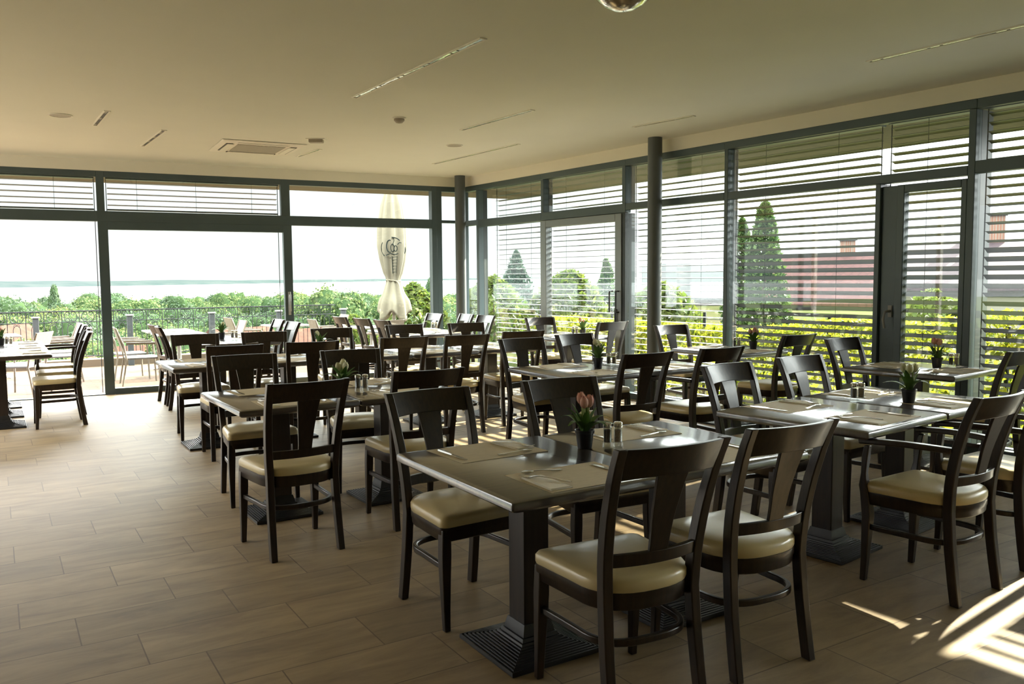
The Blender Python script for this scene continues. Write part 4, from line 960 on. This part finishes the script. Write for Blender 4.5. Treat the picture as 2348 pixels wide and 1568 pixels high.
# ------------------------------------------------------------------ trees
def leaf_obj(m, name, mat, parent=None):
    me = bpy.data.meshes.new(name); me.from_pydata(m.v, [], m.f); me.materials.append(mat); me.update()
    o = bpy.data.objects.new(name, me); COL.objects.link(o)
    if parent: o.parent = parent
    return o
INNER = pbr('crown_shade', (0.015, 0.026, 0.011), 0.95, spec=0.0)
def blob_tree(seed, kind):
    rg = random.Random(seed); m = MB(); m.inner = set()
    bm = bmesh.new(); bmesh.ops.create_icosphere(bm, subdivisions=2, radius=1.0); vs = [v.co.copy() for v in bm.verts]; fs = [[v.index for v in f.verts] for f in bm.faces]; bm.free()
    lobes = []
    if kind == 'round':
        for k in range(11):
            a = rg.uniform(0, 6.28); r_ = rg.uniform(0.1, 0.62); z = rg.uniform(0.28, 0.82); lobes.append((r_ * math.cos(a) * (1.15 - z * .5), r_ * math.sin(a) * (1.15 - z * .5), z, rg.uniform(0.2, 0.34)))
        lobes.append((0, 0, 0.55, 0.42))
    else:
        for k in range(9): z = 0.12 + 0.09 * k; lobes.append((rg.uniform(-.05, .05), rg.uniform(-.05, .05), z, 0.27 * (1.1 - z) + 0.05))
    for x_, y_, z_, r_ in lobes:
        i0 = len(m.v); o_ = Vector((rg.uniform(0, 50), 0, 0))
        for c in vs:
            k = 1 + 0.42 * noise.noise(c * 2.3 + o_) + 0.25 * noise.noise(c * 5.5 + o_)
            m.v.append((x_ + c.x * r_ * k, y_ + c.y * r_ * k, z_ + c.z * r_ * k * (1.0 if kind == 'round' else 1.3)))
        m.f += [tuple(i + i0 for i in f) for f in fs]; m.inner.update(range(len(m.f) - len(fs), len(m.f)))
        for q in range(int(4200 * r_)):                     # leaf clusters over the lobe
            c = Vector((rg.gauss(0, 1), rg.gauss(0, 1), rg.gauss(0, 1))).normalized()
            k = (1 + 0.42 * noise.noise(c * 2.3 + o_) + 0.25 * noise.noise(c * 5.5 + o_)) * rg.uniform(0.93, 1.10)
            p = Vector((x_ + c.x * r_ * k, y_ + c.y * r_ * k, z_ + c.z * r_ * k * (1.0 if kind == 'round' else 1.3)))
            nn = (c + Vector((rg.gauss(0, .6), rg.gauss(0, .6), rg.gauss(0.2, .6)))).normalized(); t_ = nn.cross(Vector((rg.gauss(0, 1), rg.gauss(0, 1), rg.gauss(0, 1)))).normalized(); b_ = nn.cross(t_)
            s_ = rg.uniform(0.011, 0.027); j = len(m.v)
            m.v += [tuple(p - t_ * s_), tuple(p - b_ * s_ * .8), tuple(p + t_ * s_), tuple(p + b_ * s_ * .8)]; m.f.append((j, j + 1, j + 2, j + 3))
    return m
def tree_kind(seed, kind, mat):
    def mk():
        t = empty('broadleaf_tree' if kind == 'round' else 'conifer_tree')
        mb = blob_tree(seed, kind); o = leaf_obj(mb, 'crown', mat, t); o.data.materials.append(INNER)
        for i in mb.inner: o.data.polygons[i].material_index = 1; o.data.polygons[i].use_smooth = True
        MB().tube([(0, 0, 0), (0.01, 0, 0.25), (0, 0.01, 0.5)], [0.035, 0.028, 0.018], 7).obj('trunk', BARK, t)
        return t
    return Kind(mk)
TK = [tree_kind(1, 'round', TREE_A), tree_kind(2, 'round', TREE_A), tree_kind(3, 'round', TREE_B), tree_kind(4, 'round', TREE_C), tree_kind(5, 'round', TREE_B), tree_kind(6, 'cone', TREE_B)]
TL = ['mid green tree on the slope below the terrace', 'mid green tree on the slope below the terrace', 'blue green tree on the slope below the terrace', 'yellow green tree on the slope below the terrace', 'blue green tree on the slope below the terrace', 'dark pointed conifer rising above the tree line']
TG = ['mid green trees', 'mid green trees', 'blue green trees', 'yellow green trees', 'blue green trees', 'conifers']
rg = random.Random(21)
def bear(px): return R(31.71) + math.atan((px - 1174) / 1921.6)
PLANTED = []
def plant(k, px, d_, hgt, wid=None, dz=0.0):
    a = bear(px); x_, y_ = d_ * math.sin(a), d_ * math.cos(a); wv = wid or hgt * rg.uniform(0.75, 1.0)
    if any(math.hypot(x_ - p, y_ - q) < 0.62 * (wv + r_) for p, q, r_ in PLANTED): return False
    PLANTED.append((x_, y_, wv))
    o = TK[k].put((x_, y_, hill_z(max(0, y_ - 18.5)) - 0.4 + dz), rg.uniform(0, 6.28), TL[k], 'tree', TG[k])
    o.scale = (wv, wv, hgt)
plant(5, 128, 330, 18, 9); plant(0, 745, 150, 14.5, 11); plant(1, 705, 165, 13, 9); plant(1, 792, 160, 12, 9); plant(5, 985, 300, 18, 8)
for d_, n_, h0, h1 in ((330, 17, 11.5, 14.0), (255, 20, 10, 13.0), (190, 19, 8.0, 11.5), (140, 17, 7, 10), (100, 12, 4.5, 7.0), (72, 9, 3.0, 5.0), (50, 8, 2.2, 3.6), (36, 6, 1.5, 2.4)):
    for k in range(n_):
        kk = rg.choice([0, 1, 2, 3, 4, 2, 0] if d_ > 120 else [0, 1, 3, 3, 2])
        for tr in range(14):
            px = -60 + 1180 * (k + rg.uniform(0.1, 0.9) + (rg.uniform(-1, 1) if tr > 4 else 0)) / n_
            if plant(kk, px, d_ * rg.uniform(0.90, 1.12), rg.uniform(h0, h1)) is not False: break
# ------------------------------------------------------------------ houses
def house(name, loc, rz, L, Wd, hw, hr, roofmat, lab, chim=(), wins=3, group=None, overhang=0.35):
    t = empty(name, loc, rz); tag(t, lab, 'house', group)
    MB().box((0, 0, hw / 2), (L, Wd, hw)).obj('wall', RENDER, t)
    a, b = L / 2 + overhang, Wd / 2 + overhang; ze = hw - overhang * hr / (Wd / 2) * .6
    tri = lambda x_, k=0.0: [(x_, -b, ze + k), (x_, b, ze + k), (x_, b, ze + 0.18 + k), (x_, 0, hw + hr + 0.18 + k), (x_, -b, ze + 0.18 + k)]
    MB().loft([tri(-a), tri(a)]).obj('roof', roofmat, t, sharp=20)
    for cx_, cy_, s_, h_ in chim:
        MB().box((cx_, cy_, hw + hr - 0.5 + h_ / 2), (s_, s_ * 0.8, h_ + 1.0)).obj('chimney', BRICK, t)
        MB().box((cx_, cy_, hw + hr + h_ + 0.04), (s_ * 1.25, s_ * 1.05, 0.08)).obj('chimney_cap', CONC, t)
    for k in range(wins):
        x_ = -L / 2 + L * (k + 0.5) / wins
        for y_, sg in ((-Wd / 2, -1), (Wd / 2, 1)):
            f = MB().box((x_, y_ + sg * 0.02, hw * 0.55), (1.15, 0.06, 1.35)).obj('window', PALE, t); MB().box((x_, y_ + sg * 0.035, hw * 0.55), (0.95, 0.06, 1.15)).obj('pane', WINDK, f)
    for sg in (-1, 1):
        f = MB().box((sg * (L / 2 + 0.02), 0, hw * 0.6), (0.06, 1.1, 1.3)).obj('window', PALE, t); MB().box((sg * (L / 2 + 0.035), 0, hw * 0.6), (0.06, 0.9, 1.1)).obj('pane', WINDK, f)
    return t
def hpos(px, d_, z): a = bear(px); return (d_ * math.sin(a), d_ * math.cos(a), z)
for px, d_, top, rz, L, lab, mt in ((60, 78, -5.2, 20, 10, 'red roofed house below the railing at far left', ROOF_O), (150, 66, -6.6, 35, 9, 'wide salmon roofed house below the railing in the open doorway', ROOF_O), (345, 110, -6.5, 10, 9, 'small red roofed house below the railing behind the terrace armchairs', ROOF_O),
                                    (450, 120, -6.0, 50, 8, 'red roofed house below the middle of the sliding door', ROOF_R), (550, 125, -5.6, 25, 10, 'pale gabled red roofed house left of the door handle', ROOF_O), (615, 118, -6.4, 60, 8, 'red roofed house just left of the door handle', ROOF_O), (705, 120, -5.6, 20, 9, 'pink roofed house just right of the door handle', ROOF_O), (735, 80, -6.2, 40, 7, 'low orange roofed house below the railing end', ROOF_O), (20, 140, -5.0, 60, 9, 'distant pale house at the left edge of view', ROOF_O)):
    hw, hr = 3.4, 2.6; house('village_house', hpos(px, d_, top - hw - hr), R(rz), L, 7.0, hw, hr, mt, lab)
# houses beyond the garden on the right
house('garden_house', hpos(1905, 47, -4.6), R(-47), 6.0, 6.5, 4.6, 2.3, ROOF_R, 'red roofed house seen through the wide blinded bay', chim=((0.8, 0.3, 0.7, 0.9),), wins=2)
house('garden_house', hpos(2420, 33, -4.7), R(-62), 8.6, 7.5, 5.7, 1.3, ROOF_P, 'brown roofed house with chimneys at the right edge', chim=((-1.75, 0.2, 0.5, 1.1), (-2.5, 0.4, 0.45, 0.65)), wins=3)
house('garden_house', hpos(1585, 52, -4.4), R(-40), 5.2, 5.0, 4.6, 1.8, CONC, 'white walled house seen right of the nearer column', wins=2)
# ------------------------------------------------------------------ garden on the right
struct(slab2([(7.05, -6), (90, -6), (90, 70), (48, 70), (13, 19), (8.3, 15.5), (8.3, 11.6), (6.45, 11.6)], -0.9, -0.28).obj('garden', LAWN), 'garden ground beyond the blinds', 'garden')
def leaves(n_, fn, size, rg, up=0.4):
    m = MB()
    for _ in range(n_):
        p = fn(rg); s_ = size * rg.uniform(0.65, 1.3)
        nrm = Vector((rg.gauss(0, 1), rg.gauss(0, 1), rg.gauss(up, 1))).normalized(); t_ = nrm.cross(Vector((rg.gauss(0, 1), rg.gauss(0, 1), rg.gauss(0, 1)))).normalized(); b_ = nrm.cross(t_)
        p = Vector(p); i = len(m.v)
        m.v += [tuple(p - t_ * s_), tuple(p + b_ * s_ * .55 + nrm * s_ * .15), tuple(p + t_ * s_), tuple(p - b_ * s_ * .55 + nrm * s_ * .15)]
        m.f.append((i, i + 1, i + 2, i + 3))
    return m
rg = random.Random(5)
HU = 8.75
def vine_pt(rg):
    y_ = rg.uniform(-4, 13.2); top = 0.98 + 0.16 * noise.noise((y_ * .8, 0, 0)) + 0.10 * noise.noise((y_ * 2.7, 3, 0)) - 0.26 * min(1, max(0, (y_ - 5.5) / 2.5))
    return (HU + rg.gauss(0, 0.17), y_, -0.28 + (top + 0.28) * (1 - rg.random() ** 1.5 * 0.98))
o = leaf_obj(leaves(24000, vine_pt, 0.045, rg), 'vine_hedge', VINE)
tag(o, 'sunlit yellow green vine growing along the garden fence outside', 'vine', kind='stuff')
fz = empty('garden_fence', (HU, 4.6, -0.28)); tag(fz, 'thin wire fence inside the yellow green vine', 'fence')
for k in range(9): MB().tube([(0.05, -8.6 + 2.15 * k, 0), (0.05, -8.6 + 2.15 * k, 1.2)], 0.025, 8).obj('post', CONC, fz)
for z in (0.3, 0.7, 1.1): MB().tube([(0.05, -8.6, z), (0.05, 8.6, z)], 0.006, 5).obj('wire', CONC, fz)
def bush(name, loc, r_, h_, n_, size, mat, lab, cat='bush', flat=1.0):
    t = empty(name, loc); tag(t, lab, cat)
    def fn(rg):
        while True:
            a = rg.uniform(0, 6.283); z = rg.random(); rr = math.sqrt(rg.uniform(0.35, 1.0))
            prof = flat * (math.sin(math.pi * min(1, 0.15 + z * 0.85)) ** 0.6)
            k = 1 + 0.35 * noise.noise((math.cos(a) * 1.4 + loc[0], math.sin(a) * 1.4, z * 3))
            return (r_ * rr * prof * k * math.cos(a), r_ * rr * prof * k * math.sin(a), 0.05 + h_ * z)
    leaf_obj(leaves(n_, fn, size, random.Random(int(r_ * 1000 + h_ * 77))), 'foliage', mat, t)
    MB().tube([(0, 0, -0.1), (0.02, 0, h_ * 0.4), (0, 0, h_ * 0.75)], [0.05, 0.035, 0.012], 7).obj('stem', BARK, t)
bush('leafy_bush', (8.55, 18.3, -1.2), 0.85, 2.45, 3200, 0.085, BUSH, 'bright green bush outside between parasol and corner')
bush('leafy_bush', (10.3, 17.5, -1.0), 0.95, 2.4, 3200, 0.085, BUSH, 'bright green bush outside the narrow corner pane')
bush('leafy_bush', (9.9, 13.8, -0.6), 0.9, 2.1, 3000, 0.085, BUSH, 'green bush outside the first blinded bay')
bush('leafy_bush', (10.9, 12.2, -0.6), 0.85, 1.85, 2600, 0.085, BUSH, 'green bush outside the grey framed garden door')
bush('leafy_bush', (7.4, 19.2, -1.8), 0.7, 2.3, 2000, 0.08, BUSH, 'low green bush just left of the parasol skirt')
def conif(loc, r_, h_, n_, size, mat, lab, name='thuja_tree'):
    t = empty(name, loc); tag(t, lab, 'tree')
    def fn(rg):
        a = rg.uniform(0, 6.283); z = rg.random() ** 0.9; k = 1 + (0.3 if name == 'thuja_tree' else 0.75) * noise.noise((math.cos(a) * 1.5 + loc[0], math.sin(a) * 1.5, z * 6))
        pf = min(1, 1.35 * (1 - z) ** 0.55) * min(1, 0.5 + 3 * z) if name == 'thuja_tree' else min(1, 1.9 * (1 - z) ** 0.7) * min(1, 0.75 + z); rr = math.sqrt(rg.uniform(0.4, 1.0))
        return (r_ * pf * rr * k * math.cos(a), r_ * pf * rr * k * math.sin(a), h_ * z)
    leaf_obj(leaves(n_, fn, size, random.Random(int(h_ * 100)), 0.8), 'foliage', mat, t)
    MB().tube([(0, 0, -0.3), (0, 0, h_ * 0.9)], [0.09, 0.02], 7).obj('trunk', BARK, t)
conif(hpos(1752, 22, -1.5), 0.66, 4.75, 6500, 0.075, THUJA, 'tall green thuja outside the wide blinded bay')
conif(hpos(1700, 24, -1.5), 0.52, 4.5, 4500, 0.075, THUJA, 'slimmer green thuja beside the mullion left of the wide bay')
conif(hpos(1186, 42, -3.0), 0.72, 5.7, 3500, 0.14, PALETREE, 'pale blue green conifer far outside the first blinded bay', 'conifer_tree')
conif(hpos(1390, 30, -1.8), 0.45, 3.85, 4000, 0.08, THUJA, 'dark green tree outside the right part of the grey framed door', 'broadleaf_tree')
conif(hpos(1318, 55, -3.4), 1.5, 4.5, 4500, 0.16, THUJA, 'broad green tree behind the garden door glass', 'broadleaf_tree')
conif(hpos(2140, 26, -1.6), 1.2, 2.6, 3500, 0.1, BUSH, 'light green shrub outside the dark glazed door', 'garden_shrub')
bpy.context.view_layer.update()
